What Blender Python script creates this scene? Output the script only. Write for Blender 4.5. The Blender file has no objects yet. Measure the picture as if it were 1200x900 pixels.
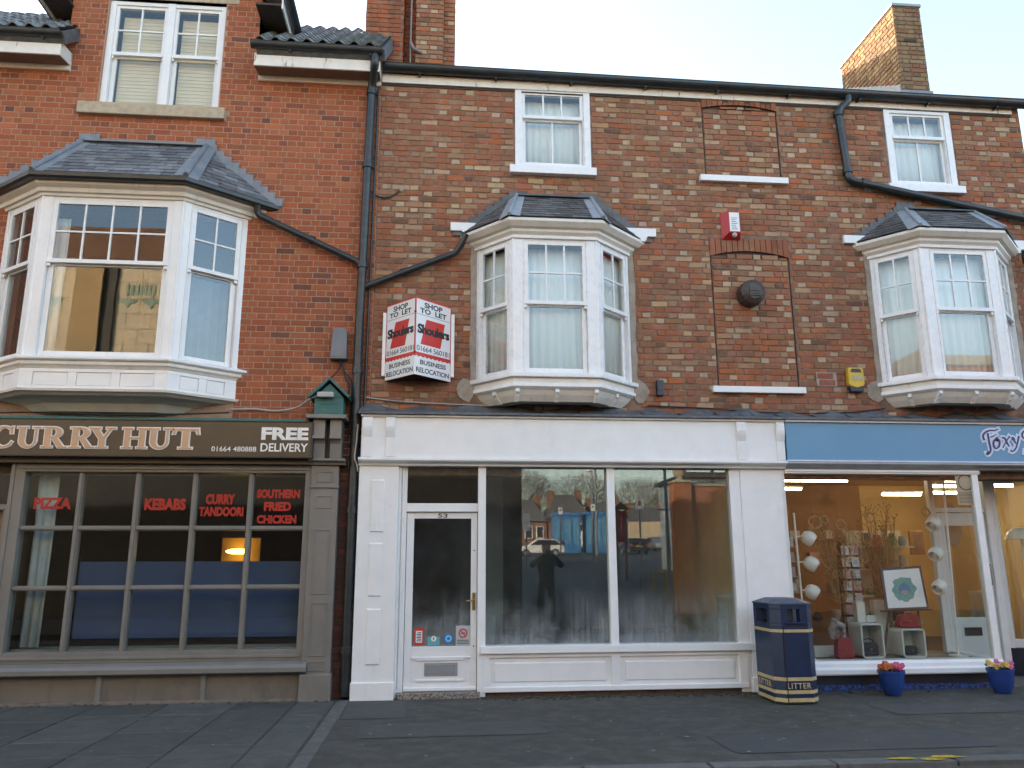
import bpy, bmesh, math, random
from mathutils import Vector, Matrix
R = math.radians
rnd = random.Random(7)
S = bpy.context.scene
COL = S.collection

# ------------------------------------------------------------ camera, sky, sun, exposure
FPX, YAW, PITCH, ROLL, DIST, EYE = 930.0, R(5.4), R(12.65), R(-.2), 9.2, 1.42
_cy, _sy, _cp, _sp = math.cos(YAW), math.sin(YAW), math.cos(PITCH), math.sin(PITCH)
FW = Vector((_sy*_cp, _cy*_cp, _sp)); RT0 = Vector((_cy, -_sy, 0)); UP0 = RT0.cross(FW)
RT = math.cos(ROLL)*RT0 + math.sin(ROLL)*UP0
UPV = -math.sin(ROLL)*RT0 + math.cos(ROLL)*UP0
cam = bpy.data.cameras.new('camera'); camo = bpy.data.objects.new('camera', cam); COL.objects.link(camo)
cam.sensor_width = 36; cam.lens = FPX*36/1200; cam.clip_start = .05; cam.clip_end = 3000
camo.matrix_world = Matrix(((RT.x, UPV.x, -FW.x, 0), (RT.y, UPV.y, -FW.y, -DIST), (RT.z, UPV.z, -FW.z, EYE), (0, 0, 0, 1)))
S.camera = camo
SUN_DIR = Vector((-.72, .66, .225)).normalized()      # towards the sun: low, behind the houses, to the left
w = bpy.data.worlds.new('World'); S.world = w; w.use_nodes = True
nt = w.node_tree; bg = nt.nodes['Background']
sky = nt.nodes.new('ShaderNodeTexSky'); sky.sky_type = 'NISHITA'; sky.sun_disc = False
sky.sun_elevation = math.asin(SUN_DIR.z); sky.sun_rotation = math.atan2(SUN_DIR.x, SUN_DIR.y)
sky.air_density = 1.0; sky.dust_density = 2.0; sky.ozone_density = .6
nt.links.new(sky.outputs[0], bg.inputs[0]); bg.inputs[1].default_value = .15
sl = bpy.data.lights.new('sun', 'SUN'); sl.energy = 2.4; sl.angle = R(.5); sl.color = (1, .88, .70)
so = bpy.data.objects.new('sun', sl); COL.objects.link(so)
so.rotation_euler = (-SUN_DIR).to_track_quat('-Z', 'Y').to_euler()
S.view_settings.view_transform = 'Standard'; S.view_settings.look = 'None'
S.view_settings.gamma = 1; S.view_settings.exposure = 2.48
S.render.engine = 'CYCLES'
cy = S.cycles
cy.use_denoising = True
try: cy.denoiser = 'OPENIMAGEDENOISE'
except Exception: pass
cy.max_bounces = 8; cy.diffuse_bounces = 4; cy.glossy_bounces = 4; cy.transmission_bounces = 6
cy.transparent_max_bounces = 24; cy.caustics_reflective = False; cy.caustics_refractive = False
cy.sample_clamp_indirect = 6

# ------------------------------------------------------------ materials
def nodes(name):
    m = bpy.data.materials.new(name); m.use_nodes = True
    t = m.node_tree; return m, t, t.nodes['Principled BSDF']
def N(t, kind, **kw):
    n = t.nodes.new('ShaderNode'+kind)
    for k, v in kw.items():
        if k in n.inputs: n.inputs[k].default_value = v
        else: setattr(n, k, v)
    return n
def mixc(t, fac, a, b, mode='MIX'):
    n = t.nodes.new('ShaderNodeMix'); n.data_type = 'RGBA'; n.blend_type = mode
    for s, v in ((0, fac), (6, a), (7, b)):
        if hasattr(v, 'node'): t.links.new(v, n.inputs[s])
        else: n.inputs[s].default_value = v if s == 0 else (*v, 1)[:4]
    return n.outputs[2]
def ramp(t, src, a, b):
    n = N(t, 'MapRange'); t.links.new(src, n.inputs[0]); n.inputs[1].default_value = a; n.inputs[2].default_value = b
    return n.outputs[0]
def pos(t, sc=(1, 1, 1)):
    g = N(t, 'NewGeometry'); mp = N(t, 'Mapping'); mp.inputs['Scale'].default_value = sc
    t.links.new(g.outputs['Position'], mp.inputs[0]); return mp.outputs[0]
def noise(t, vec, scale, detail=5, rough=.6):
    n = N(t, 'TexNoise', Scale=scale, Detail=detail, Roughness=rough); t.links.new(vec, n.inputs['Vector']); return n.outputs['Fac']
def bumpin(t, b, h, strength, dist=.01):
    n = N(t, 'Bump', Strength=strength, Distance=dist); t.links.new(h, n.inputs['Height']); t.links.new(n.outputs[0], b.inputs['Normal'])
MATS = {}
def pm(name, col, col2=None, scale=6, lo=.4, hi=.65, rough=.5, bump=.15, bscale=60, bd=.004, metal=0, stretch=(1, 1, 1), spec=.5, dirt=None, dscale=2.2, dlo=.55, dhi=.75, objvar=0):
    if name in MATS: return MATS[name]
    m, t, b = nodes(name)
    c = mixc(t, ramp(t, noise(t, pos(t, stretch), scale), lo, hi), col, col2 or [x*.86 for x in col])
    if dirt:
        c = mixc(t, ramp(t, noise(t, pos(t, (3, 3, .8)), dscale, 8, .7), dlo, dhi), c, dirt)
    if objvar:
        oi = N(t, 'ObjectInfo'); hs = N(t, 'HueSaturation'); mr = N(t, 'MapRange')
        mr.inputs[3].default_value = 1-objvar; mr.inputs[4].default_value = 1+objvar
        t.links.new(oi.outputs['Random'], mr.inputs[0]); t.links.new(mr.outputs[0], hs.inputs['Value']); t.links.new(c, hs.inputs['Color']); c = hs.outputs[0]
    t.links.new(c, b.inputs['Base Color'])
    r = N(t, 'MapRange'); t.links.new(noise(t, pos(t), scale*2.3), r.inputs[0]); r.inputs[3].default_value = max(.03, rough-.12); r.inputs[4].default_value = min(1, rough+.12)
    t.links.new(r.outputs[0], b.inputs['Roughness'])
    b.inputs['Metallic'].default_value = metal; b.inputs['Specular IOR Level'].default_value = spec
    if bump: bumpin(t, b, noise(t, pos(t), bscale, 6), bump, bd)
    MATS[name] = m; return m
def glassmat(name, wob=.0, fog=None, tint=(.93, .96, .95), gain=1.0):
    m, t, b = nodes(name); t.nodes.remove(b); out = t.nodes['Material Output']
    tr = N(t, 'BsdfTransparent'); tr.inputs[0].default_value = (*tint, 1)
    gl = N(t, 'BsdfGlossy', Roughness=.0); gl.inputs[0].default_value = (1, 1, 1, 1)
    g = N(t, 'NewGeometry'); fr = N(t, 'Fresnel')
    mr = N(t, 'MapRange'); mr.inputs[3].default_value = 1.55; mr.inputs[4].default_value = 1/1.55
    t.links.new(g.outputs['Backfacing'], mr.inputs[0]); t.links.new(mr.outputs[0], fr.inputs['IOR'])
    if wob:
        bp = N(t, 'Bump', Strength=wob, Distance=.01); t.links.new(noise(t, pos(t), 1.7, 2, .4), bp.inputs['Height'])
        t.links.new(bp.outputs[0], gl.inputs['Normal'])
    mx = N(t, 'MixShader'); mu = N(t, 'Math', operation='MULTIPLY'); mu.inputs[1].default_value = gain
    t.links.new(fr.outputs[0], mu.inputs[0]); t.links.new(mu.outputs[0], mx.inputs[0]); t.links.new(tr.outputs[0], mx.inputs[1]); t.links.new(gl.outputs[0], mx.inputs[2])
    last = mx.outputs[0]
    if fog:                                   # condensation: (z of full fog, z of none, amount)
        sx = N(t, 'SeparateXYZ'); t.links.new(g.outputs['Position'], sx.inputs[0])
        mr2 = N(t, 'MapRange', interpolation_type='SMOOTHSTEP'); t.links.new(sx.outputs[2], mr2.inputs[0])
        mr2.inputs[1].default_value = fog[0]; mr2.inputs[2].default_value = fog[1]; mr2.inputs[3].default_value = fog[2]; mr2.inputs[4].default_value = 0
        st = ramp(t, noise(t, pos(t, (22, 1, .5)), 1.3, 8, .75), .2, .75)
        bl = ramp(t, noise(t, pos(t, (1, 1, .8)), 1.9, 7, .65), .34, .72)
        a = N(t, 'Math', operation='MULTIPLY'); t.links.new(st, a.inputs[0]); t.links.new(bl, a.inputs[1])
        c0 = N(t, 'Math', operation='MULTIPLY'); t.links.new(a.outputs[0], c0.inputs[0]); t.links.new(mr2.outputs[0], c0.inputs[1])
        c = N(t, 'Math', operation='MAXIMUM'); t.links.new(c0.outputs[0], c.inputs[0]); fl = N(t, 'MapRange'); t.links.new(bl, fl.inputs[0]); fl.inputs[3].default_value = .0; fl.inputs[4].default_value = .035; t.links.new(fl.outputs[0], c.inputs[1])
        df = N(t, 'BsdfDiffuse'); df.inputs[0].default_value = (.55, .57, .57, 1); m2 = N(t, 'MixShader')
        t.links.new(c.outputs[0], m2.inputs[0]); t.links.new(last, m2.inputs[1]); t.links.new(df.outputs[0], m2.inputs[2]); last = m2.outputs[0]
    t.links.new(last, out.inputs[0]); return m
def emis(name, col, s):
    m, t, b = nodes(name); b.inputs['Base Color'].default_value = (.8, .8, .8, 1)
    b.inputs['Emission Color'].default_value = (*col, 1); b.inputs['Emission Strength'].default_value = s; return m
def brickmat(name, per_object, grime=.35, rough=.9, soot=.5):
    m, t, b = nodes(name)
    if per_object: c = N(t, 'ObjectInfo').outputs['Color']
    else: c = N(t, 'Attribute', attribute_name='tone').outputs['Color']
    n1 = ramp(t, noise(t, pos(t), 38, 6, .7), .3, .75)
    c = mixc(t, n1, c, mixc(t, .75, c, (.8, .74, .68), 'MULTIPLY'))
    if soot:
        pl_ = N(t, 'Math', operation='MULTIPLY'); t.links.new(ramp(t, noise(t, pos(t), 5.5, 9, .75), .5, .72), pl_.inputs[0]); pl_.inputs[1].default_value = soot
        c = mixc(t, pl_.outputs[0], c, (.39, .28, .205))
        pl2 = N(t, 'Math', operation='MULTIPLY'); t.links.new(ramp(t, noise(t, pos(t, (1, 1, 1.6)), 17, 8, .8), .54, .68), pl2.inputs[0]); pl2.inputs[1].default_value = .55
        c = mixc(t, pl2.outputs[0], c, (.15, .095, .07))
    sk = N(t, 'Math', operation='MULTIPLY'); t.links.new(ramp(t, noise(t, pos(t, (4, 4, .45)), 1.6, 7, .65), .52, .74), sk.inputs[0]); sk.inputs[1].default_value = .42 if soot > .2 else .3
    c = mixc(t, sk.outputs[0], c, (.085, .062, .05))
    n2 = ramp(t, noise(t, pos(t), 1.1, 6, .65), .48, .75)
    gm = N(t, 'Math', operation='MULTIPLY'); t.links.new(n2, gm.inputs[0]); gm.inputs[1].default_value = grime
    c = mixc(t, gm.outputs[0], c, (.16, .105, .075))
    t.links.new(c, b.inputs['Base Color']); b.inputs['Roughness'].default_value = rough; b.inputs['Specular IOR Level'].default_value = .25
    bumpin(t, b, noise(t, pos(t), 90, 7, .7), .5, .006); return m

WHITE = pm('white_gloss_paint', (.80, .80, .79), (.76, .76, .75), 5, rough=.32, bump=.06, bscale=25, dirt=(.66, .64, .60), dlo=.6, dhi=.85)
UPVC = pm('white_plastic', (.80, .80, .80), (.77, .77, .77), 4, rough=.28, bump=.03, bscale=20, dirt=(.62, .60, .56), dlo=.62, dhi=.9)
OLDWHITE = pm('aged_cream_white_paint', (.74, .71, .65), (.68, .65, .59), 7, rough=.5, bump=.2, bscale=45, dirt=(.40, .35, .28), dlo=.58, dhi=.85, dscale=3)
PEEL = pm('peeling_white_paint', (.76, .73, .67), (.70, .67, .61), 7, rough=.5, bump=.3, bscale=40, dirt=(.26, .2, .15), dlo=.6, dhi=.68, dscale=4)
STONE = pm('stone', (.46, .38, .27), (.37, .30, .21), 14, rough=.85, bump=.5, bscale=80)
GREYPAINT = pm('taupe_paint', (.198, .185, .165), (.172, .162, .145), 4, rough=.42, bump=.08, bscale=30, dirt=(.13, .115, .095), dlo=.6, dhi=.85)
GREYDARK = pm('taupe_paint_low', (.17, .15, .125), (.145, .13, .11), 4, rough=.5, bump=.1, bscale=30, dirt=(.10, .085, .07), dlo=.5, dhi=.8)
SIGNBROWN = pm('brown_sign', (.060, .043, .029), (.052, .038, .026), 3, rough=.33, bump=.02)
BLACKIRON = pm('black_plastic', (.022, .025, .03), (.03, .034, .038), 9, rough=.38, bump=.1)
GUTTER = pm('black_gutter', (.013, .018, .021), (.028, .034, .035), 5, rough=.35, bump=.12, stretch=(1, 1, 4))
SLATE = pm('slate', (.13, .145, .16), (.19, .205, .215), 11, rough=.38, bump=.35, bscale=50, objvar=.35)
SLATE2 = pm('dark_slate', (.085, .082, .082), (.135, .125, .12), 11, rough=.6, bump=.35, bscale=50, objvar=.35)
LEAD = pm('lead', (.16, .185, .21), (.22, .24, .26), 7, rough=.5, bump=.25, bscale=25)
LEADDARK = pm('dark_lead', (.075, .08, .086), (.13, .135, .14), 9, rough=.6, bump=.35, bscale=30)
LEADPALE = pm('pale_lead', (.30, .33, .36), (.24, .27, .30), 9, rough=.5, bump=.3, bscale=25)
MORTAR_RED = pm('pale_mortar', (.40, .265, .185), (.32, .205, .14), 30, rough=.95, bump=.5, bscale=120)
MORTAR_BROWN = pm('brown_mortar', (.155, .092, .062), (.28, .185, .125), 7, rough=.95, bump=.6, bscale=110)
MORTAR_DARK = pm('dark_mortar', (.07, .05, .038), (.05, .035, .03), 22, rough=.95, bump=.4, bscale=110)
RENDER = pm('cement_render', (.36, .31, .25), (.27, .22, .175), 9, rough=.95, bump=.5, bscale=70)
BR_P = brickmat('brick_single', True); BR_M = brickmat('brick_mass', False)
BRR_P = brickmat('red_brick_single', True, .12, .8, .12); BRR_M = brickmat('red_brick_mass', False, .12, .8, .12)
TILE = pm('roof_tile', (.12, .14, .15), (.21, .225, .23), 14, rough=.7, bump=.4, bscale=60, objvar=.3)
GLASS = glassmat('window_glass', .02)
GLASSOLD = glassmat('old_window_glass', .09, gain=1.2)
GLASSSHOP = glassmat('shop_glass', .02, gain=1.0)
GLASSFOG = glassmat('steamed_shop_glass', .02, (.42, 1.30, .85), gain=1.35)
NET = pm('net_curtain', (.90, .90, .89), (.85, .85, .84), 3, rough=.9, bump=.1, stretch=(6, 6, .3))
BLIND = pm('cream_blind', (.84, .68, .46), (.80, .64, .43), 3, rough=.8, bump=.05)
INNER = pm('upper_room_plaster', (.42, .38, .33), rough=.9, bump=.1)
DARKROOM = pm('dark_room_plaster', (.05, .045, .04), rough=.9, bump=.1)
TARMAC = pm('tarmac', (.050, .047, .038), (.078, .074, .062), 5.5, rough=.8, bump=.6, bscale=170, bd=.006, dirt=(.038, .037, .034), dscale=1.2, dlo=.48, dhi=.72)
TARMAC2 = pm('tarmac_patch', (.075, .071, .064), (.062, .059, .054), 5, rough=.85, bump=.6, bscale=170, bd=.006)
ROADM = pm('road_tarmac', (.05, .05, .05), (.065, .064, .062), 2, rough=.8, bump=.5, bscale=150, bd=.006)
FLAG = pm('paving_flag', (.080, .083, .073), (.056, .060, .054), 5, rough=.75, bump=.4, bscale=90, objvar=.24, dirt=(.045, .047, .046), dscale=2, dlo=.5, dhi=.75)
KERBM = pm('kerb_stone', (.12, .115, .105), (.09, .088, .082), 9, rough=.85, bump=.5, bscale=90, objvar=.15)
GRANITE = pm('granite_step', (.30, .26, .22), (.07, .065, .06), 70, lo=.45, hi=.55, rough=.8, bump=.5, bscale=90)
BLUEFASC = pm('blue_fascia', (.125, .30, .46), (.118, .285, .44), 2, rough=.38, bump=.02)
NAVY = pm('navy_vinyl', (.025, .035, .13), rough=.4, bump=0)
PALEBLUE = pm('pale_blue_vinyl', (.62, .70, .86), rough=.4, bump=0)
BINBLUE = pm('bin_navy', (.006, .018, .055), (.008, .023, .065), 5, rough=.35, bump=.08, dirt=(.03, .035, .05), dlo=.6, dhi=.8)
GOLD = pm('bin_gold', (.50, .40, .20), (.42, .33, .16), 20, rough=.5, bump=.1, dirt=(.18, .12, .07), dlo=.6, dhi=.75, dscale=6)
BRASS = pm('brass', (.45, .27, .09), rough=.3, metal=1, bump=.05)
STEEL = pm('grey_metal', (.40, .42, .43), rough=.4, metal=.6, bump=.05)
RED = pm('red_plastic', (.45, .022, .02), (.40, .02, .02), 4, rough=.35, bump=.03)
REDSIGN = pm('sign_red', (.62, .03, .025), rough=.4, bump=0)
SIGNWHITE = pm('sign_white', (.80, .80, .80), (.77, .77, .77), 3, rough=.35, bump=0, dirt=(.66, .65, .62), dlo=.62, dhi=.9)
INK = pm('black_print', (.015, .015, .018), rough=.5, bump=0)
LETTERTAN = pm('tan_letters', (.56, .34, .20), (.52, .32, .19), 4, rough=.4, bump=0)
LETTERWHITE = pm('white_letters', (.82, .80, .76), rough=.4, bump=0)
REDVINYL = pm('red_window_letters', (.42, .02, .012), rough=.45, bump=0)
TEAL = pm('teal_paint', (.035, .125, .115), (.05, .15, .135), 9, rough=.6, bump=.3, bscale=40, dirt=(.06, .07, .06), dlo=.55, dhi=.75)
YELLOWP = pm('yellow_plastic', (.62, .42, .03), rough=.4, bump=.05)
DARKPLASTIC = pm('dark_plastic', (.02, .025, .05), rough=.4, bump=.05)
GREYBOX = pm('grey_box', (.13, .145, .16), (.16, .175, .19), 5, rough=.5, bump=.1)
BLUEPOT = pm('blue_glaze', (.016, .045, .19), (.02, .055, .23), 4, rough=.2, bump=.03)
BLACKBASE = pm('black_gloss_base', (.012, .014, .025), (.02, .022, .04), 5, rough=.4, bump=.1)
BLUEWORN = pm('worn_blue_paint', (.02, .07, .33), (.012, .014, .025), 26, lo=.42, hi=.56, rough=.6, bump=.3)
CABLEW = pm('grey_cable', (.42, .40, .37), rough=.6, bump=0)
CABLEB = pm('black_cable', (.02, .02, .022), rough=.5, bump=0)

# ------------------------------------------------------------ geometry helpers
class MB:
    def __init__(s, M=None): s.v = []; s.f = []; s.M = M or Matrix(); s.c = None; s.cols = []
    def add(s, vs, fs):
        k = len(s.v); s.v += [tuple(s.M @ Vector(p)) for p in vs]; s.f += [tuple(i+k for i in f) for f in fs]
        if s.c is not None: s.cols += [s.c]*len(vs)
        return s
    def box(s, x0, x1, y0, y1, z0, z1):
        return s.add([(x, y, z) for z in (z0, z1) for y in (y0, y1) for x in (x0, x1)],
              [(0, 2, 3, 1), (4, 5, 7, 6), (0, 1, 5, 4), (2, 6, 7, 3), (0, 4, 6, 2), (1, 3, 7, 5)])
    def prism(s, poly, y0, y1):               # poly in (x,z), extruded along y
        n = len(poly)
        a = sum(poly[i][0]*poly[(i+1) % n][1]-poly[(i+1) % n][0]*poly[i][1] for i in range(n))
        if a < 0: poly = poly[::-1]
        if y0 > y1: y0, y1 = y1, y0
        return s.add([(x, y0, z) for x, z in poly]+[(x, y1, z) for x, z in poly],
              [tuple(range(n)), tuple(range(2*n-1, n-1, -1))]+[(i, i+n, (i+1) % n+n, (i+1) % n) for i in range(n)])
    def xprism(s, poly, x0, x1):              # poly in (y,z), extruded along x
        n = len(poly)
        return s.add([(x0, y, z) for y, z in poly]+[(x1, y, z) for y, z in poly],
              [tuple(range(n-1, -1, -1)), tuple(range(n, 2*n))]+[(i, (i+1) % n, (i+1) % n+n, i+n) for i in range(n)])
    def tube(s, pts, r, n=10, cap=True):
        pts = [Vector(p) for p in pts]; rs = r if isinstance(r, (list, tuple)) else [r]*len(pts)
        vs = []; fs = []; ref = None
        for i, p in enumerate(pts):
            t = ((pts[i+1]-p).normalized() if i < len(pts)-1 else Vector()) + ((p-pts[i-1]).normalized() if i else Vector())
            t.normalize()
            if ref is None: ref = Vector((0, 0, 1)) if abs(t.z) < .9 else Vector((1, 0, 0))
            a = t.cross(ref).normalized(); b = a.cross(t).normalized(); ref = b
            for k in range(n):
                an = 2*math.pi*k/n; vs.append(p+(a*math.cos(an)+b*math.sin(an))*rs[i])
        for i in range(len(pts)-1):
            for k in range(n): fs.append((i*n+k, (i+1)*n+k, (i+1)*n+(k+1) % n, i*n+(k+1) % n))
        if cap: fs += [tuple(range(n)), tuple(range(len(pts)*n-1, (len(pts)-1)*n-1, -1))]
        return s.add(vs, fs)
    def lathe(s, prof, c, n=20, a0=0, axis='z'):
        vs = []; fs = []; m = len(prof)
        for k in range(n):
            an = a0+2*math.pi*k/n; ca, sa = math.cos(an), math.sin(an)
            for r, h in prof:
                vs.append((c[0]+r*ca, c[1]+r*sa, c[2]+h) if axis == 'z' else (c[0]+r*ca, c[1]+h, c[2]+r*sa))
        for k in range(n):
            for i in range(m-1): fs.append((k*m+i, ((k+1) % n)*m+i, ((k+1) % n)*m+i+1, k*m+i+1))
        return s.add(vs, fs)
    def ball(s, c, r, n=10, sq=(1, 1, 1)):
        vs = []; fs = []
        for i in range(n+1):
            th = math.pi*i/n
            for k in range(2*n): vs.append((c[0]+r*sq[0]*math.sin(th)*math.cos(math.pi*k/n), c[1]+r*sq[1]*math.sin(th)*math.sin(math.pi*k/n), c[2]+r*sq[2]*math.cos(th)))
        for i in range(n):
            for k in range(2*n): fs.append((i*2*n+k, (i+1)*2*n+k, (i+1)*2*n+(k+1) % (2*n), i*2*n+(k+1) % (2*n)))
        return s.add(vs, fs)
    def sweep(s, path, prof):                 # moulding round a bay: path (x,y) left to right, prof (out,z) closed; ends stay on y of path ends
        n = len(path); segs = []
        for i in range(n-1):
            d = Vector((path[i+1][0]-path[i][0], path[i+1][1]-path[i][1])).normalized(); segs.append((d, Vector((d.y, -d.x))))
        m = len(prof); vs = []
        for i in range(n):
            p = Vector(path[i])
            for o, z in prof:
                if i == 0 or i == n-1:
                    d, nn = segs[0 if i == 0 else -1]; q = p+nn*o
                    if abs(d.y) > 1e-6: q = q+d*((p.y-q.y)/d.y)
                else:
                    a, b = segs[i-1][1], segs[i][1]; q = p+(a+b)*(o/(1+a.dot(b)))
                vs.append((q.x, q.y, z))
        fs = [(i*m+k, i*m+(k+1) % m, (i+1)*m+(k+1) % m, (i+1)*m+k) for i in range(n-1) for k in range(m)]
        fs += [tuple(range(m-1, -1, -1)), tuple(range((n-1)*m, n*m))]
        return s.add(vs, fs)
    def mesh(s, name, smooth=False):
        me = bpy.data.meshes.new(name); me.from_pydata(s.v, [], s.f)
        if s.cols:
            at = me.attributes.new('tone', 'FLOAT_COLOR', 'POINT'); at.data.foreach_set('color', [x for c in s.cols for x in (*c, 1)])
        if smooth:
            me.polygons.foreach_set('use_smooth', [True]*len(me.polygons))
            try: me.set_sharp_from_angle(angle=R(40))
            except Exception: pass
        me.update(); return me
    def obj(s, name, mat, parent=None, bevel=0, smooth=False, fix=True, **props):
        me = s.mesh(name, smooth)
        if fix:
            bm = bmesh.new(); bm.from_mesh(me); bmesh.ops.recalc_face_normals(bm, faces=bm.faces); bm.to_mesh(me); bm.free()
        me.materials.append(mat); return link(name, me, parent, bevel, **props)
def link(name, me, parent=None, bevel=0, **props):
    o = bpy.data.objects.new(name, me); COL.objects.link(o)
    if parent: setparent(o, parent)
    if bevel:
        b = o.modifiers.new('bevel', 'BEVEL'); b.width = bevel; b.segments = 2; b.limit_method = 'ANGLE'; b.angle_limit = R(50)
    for k, v in props.items(): o[k] = v
    return o
WLOC = {}
def setparent(o, p):
    o.parent = p; o.matrix_parent_inverse = Matrix.Translation(-WLOC.get(p.name, Vector()))
def thing(name, label, cat, loc=(0, 0, 0), group=None, kind=None):
    o = bpy.data.objects.new(name, None); COL.objects.link(o); o.location = loc; o.empty_display_size = .2
    o['label'] = label; o['category'] = cat
    if group: o['group'] = group
    if kind: o['kind'] = kind
    WLOC[o.name] = Vector(loc); return o
def tag(o, label, cat, group=None, kind=None):
    o['label'] = label; o['category'] = cat
    if group: o['group'] = group
    if kind: o['kind'] = kind
    return o
def P(px, py, y=0.0):                         # photograph pixel -> (x, z) on the real plane at that y
    d = FW+RT*((px-600)/FPX)+UPV*((450-py)/FPX); t = (DIST+y)/d.y
    return d.x*t, EYE+d.z*t
def frame(x, y, z, ang=0):                    # local x along a facet, local y inwards, z up
    return Matrix.Translation((x, y, z)) @ Matrix.Rotation(ang, 4, 'Z')
def offset_poly(p, d):
    n = len(p); a = sum(p[i][0]*p[(i+1) % n][1]-p[(i+1) % n][0]*p[i][1] for i in range(n))
    if a < 0: p = p[::-1]
    out = []
    for i in range(n):
        a = Vector(p[i-1]); b = Vector(p[i]); c = Vector(p[(i+1) % n]); e = (b-a).normalized(); g = (c-b).normalized()
        n1 = Vector((e.y, -e.x)); n2 = Vector((g.y, -g.x)); k = max(.35, 1+n1.dot(n2)); out.append(tuple(b+(n1+n2)*(d/k)))
    return out
def text(name, body, x0, x1, z0, z1, y, mat, parent, M=None, bold=0, depth=.003, spacing=1.0):
    cu = bpy.data.curves.new('t', 'FONT'); cu.body = body; cu.size = 1; cu.offset = bold; cu.extrude = .01; cu.resolution_u = 3; cu.space_character = spacing
    o = bpy.data.objects.new('t', cu); COL.objects.link(o); bpy.context.view_layer.update()
    me = bpy.data.meshes.new_from_object(o.evaluated_get(bpy.context.evaluated_depsgraph_get()))
    bpy.data.objects.remove(o); bpy.data.curves.remove(cu)
    xs = [v.co.x for v in me.vertices]; ys = [v.co.y for v in me.vertices]
    ax, bx, ay, by = min(xs), max(xs), min(ys), max(ys)
    for v in me.vertices:
        q = Vector((x0+(v.co.x-ax)/(bx-ax)*(x1-x0), y-depth*(.5+v.co.z/.02), z0+(v.co.y-ay)/(by-ay)*(z1-z0)))
        v.co = (M @ q) if M else q
    me.materials.clear(); me.materials.append(mat); me.name = name
    return link(name, me, parent)
# ------------------------------------------------------------ ground, road, pavements
g = MB(); g.add([(-900, -900, -.115), (900, -900, -.115), (900, 900, -.115), (-900, 900, -.115)], [(0, 1, 2, 3)])
ground = g.obj('road', ROADM, kind='structure')
pv = MB().box(-14, 16, -3.16, .3, -.3, -.006).obj('pavement', TARMAC, kind='structure')
slab_me = {}
def slab(x0, x1, y0, y1, m=FLAG, name='paving_slab', parent=pv, top=.0, tilt=True):
    sx, sy = x1-x0-.016, y1-y0-.016
    key = (round(sx, 2), round(sy, 2), m.name)
    if key not in slab_me:
        b = MB(); c = .006; X, Y = sx/2, sy/2
        b.add([(-X, -Y, -.04), (X, -Y, -.04), (X, Y, -.04), (-X, Y, -.04), (-X, -Y, -c), (X, -Y, -c), (X, Y, -c), (-X, Y, -c),
               (-X+c, -Y+c, 0), (X-c, -Y+c, 0), (X-c, Y-c, 0), (-X+c, Y-c, 0)],
              [(0, 1, 5, 4), (1, 2, 6, 5), (2, 3, 7, 6), (3, 0, 4, 7), (4, 5, 9, 8), (5, 6, 10, 9), (6, 7, 11, 10), (7, 4, 8, 11), (8, 9, 10, 11)])
        me = b.mesh(name); me.materials.append(m); slab_me[key] = me
    o = link(name, slab_me[key], parent); o.location = ((x0+x1)/2, (y0+y1)/2, top+rnd.uniform(0, .004))
    if tilt: o.rotation_euler = (R(rnd.uniform(-.12, .12)), R(rnd.uniform(-.12, .12)), R(rnd.uniform(-.25, .25)))
    return o
edges = [-7.2, -6.45, -5.7, -4.95, -4.2, -3.42, -2.72, -2.02, -1.42, -1.03]
for i in range(len(edges)-1):
    ys = [-.16, -.62-(i*.53 % .5), -1.5-(i*.37 % .7), -2.25-(i*.29 % .3), -3.0]
    if i % 3 == 1: ys = [-.16, -1.05, -1.95, -2.55, -3.0]
    if i == 7: ys = [-.16, -.6, -2.18, -3.0]
    if i == 8: ys = [-.16, -.95, -2.6, -3.0]
    for j in range(len(ys)-1): slab(edges[i], edges[i+1], ys[j+1], ys[j])
for j in range(7): slab(-1.02, -.88, -.15-.41*(j+1), -.15-.41*j, KERBM, 'drain_channel_stone')
for i, (x0, x1, y0, y1) in enumerate([(-.62, .95, -2.05, -1.45), (-.86, -.28, -1.2, -.2), (2.3, 4.4, -2.9, -2.25), (4.4, 6.3, -1.55, -1.0)]):
    MB().add([(x0, y0, -.002), (x1+.03, y0+.02, -.002), (x1, y1, -.002), (x0-.02, y1-.01, -.002)], [(0, 1, 2, 3)]).obj('tarmac_patch', TARMAC2 if i != 2 else ROADM, pv)
kx = -9.0
while kx < 11:
    slab(kx, kx+.91, -3.31, -3.15, KERBM, 'kerb_stone', pv, .002); kx += .915
MB().box(-14, 16, -3.305, -3.17, -.3, -.037).obj('kerb_bed', KERBM, pv)
gum = MB()
for k in range(130):
    x, y = rnd.uniform(-5, 6.5), rnd.uniform(-3.0, -.4); r = rnd.uniform(.005, .02)*(1.5 if k % 7 == 0 else 1)
    gum.add([(x+r*math.cos(a*1.05)*rnd.uniform(.6, 1.2), y+r*math.sin(a*1.05)*rnd.uniform(.6, 1.2), .008) for a in range(6)], [(0, 1, 2, 3, 4, 5)])
gm = gum.obj('gum_spots', pm('gum', (.22, .215, .20), rough=.9, bump=0), kind='stuff')
tag(gm, 'pale trodden gum and litter specks on the dark pavement', 'litter specks', kind='stuff')
dirt = MB()
for k in range(420):
    x = rnd.uniform(.45, 4.3) if k % 3 else rnd.uniform(-5, 7); y = -.12-abs(rnd.gauss(0, .09)); r = rnd.uniform(.005, .02)
    if -1.0 < x < .45: continue
    dirt.ball((x, y-.03, .004), r, 3, (1.2, 1, .5))
tag(dirt.obj('moss_debris', pm('moss_debris', (.05, .048, .02), (.09, .06, .035), 60, rough=.95), kind='stuff'), 'mossy dirt and leaf crumbs along the foot of the shopfronts', 'debris', kind='stuff')
ym = pm('yellow_road_paint', (.55, .36, .02), (.30, .21, .03), 30, rough=.8, bump=.3)
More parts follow.
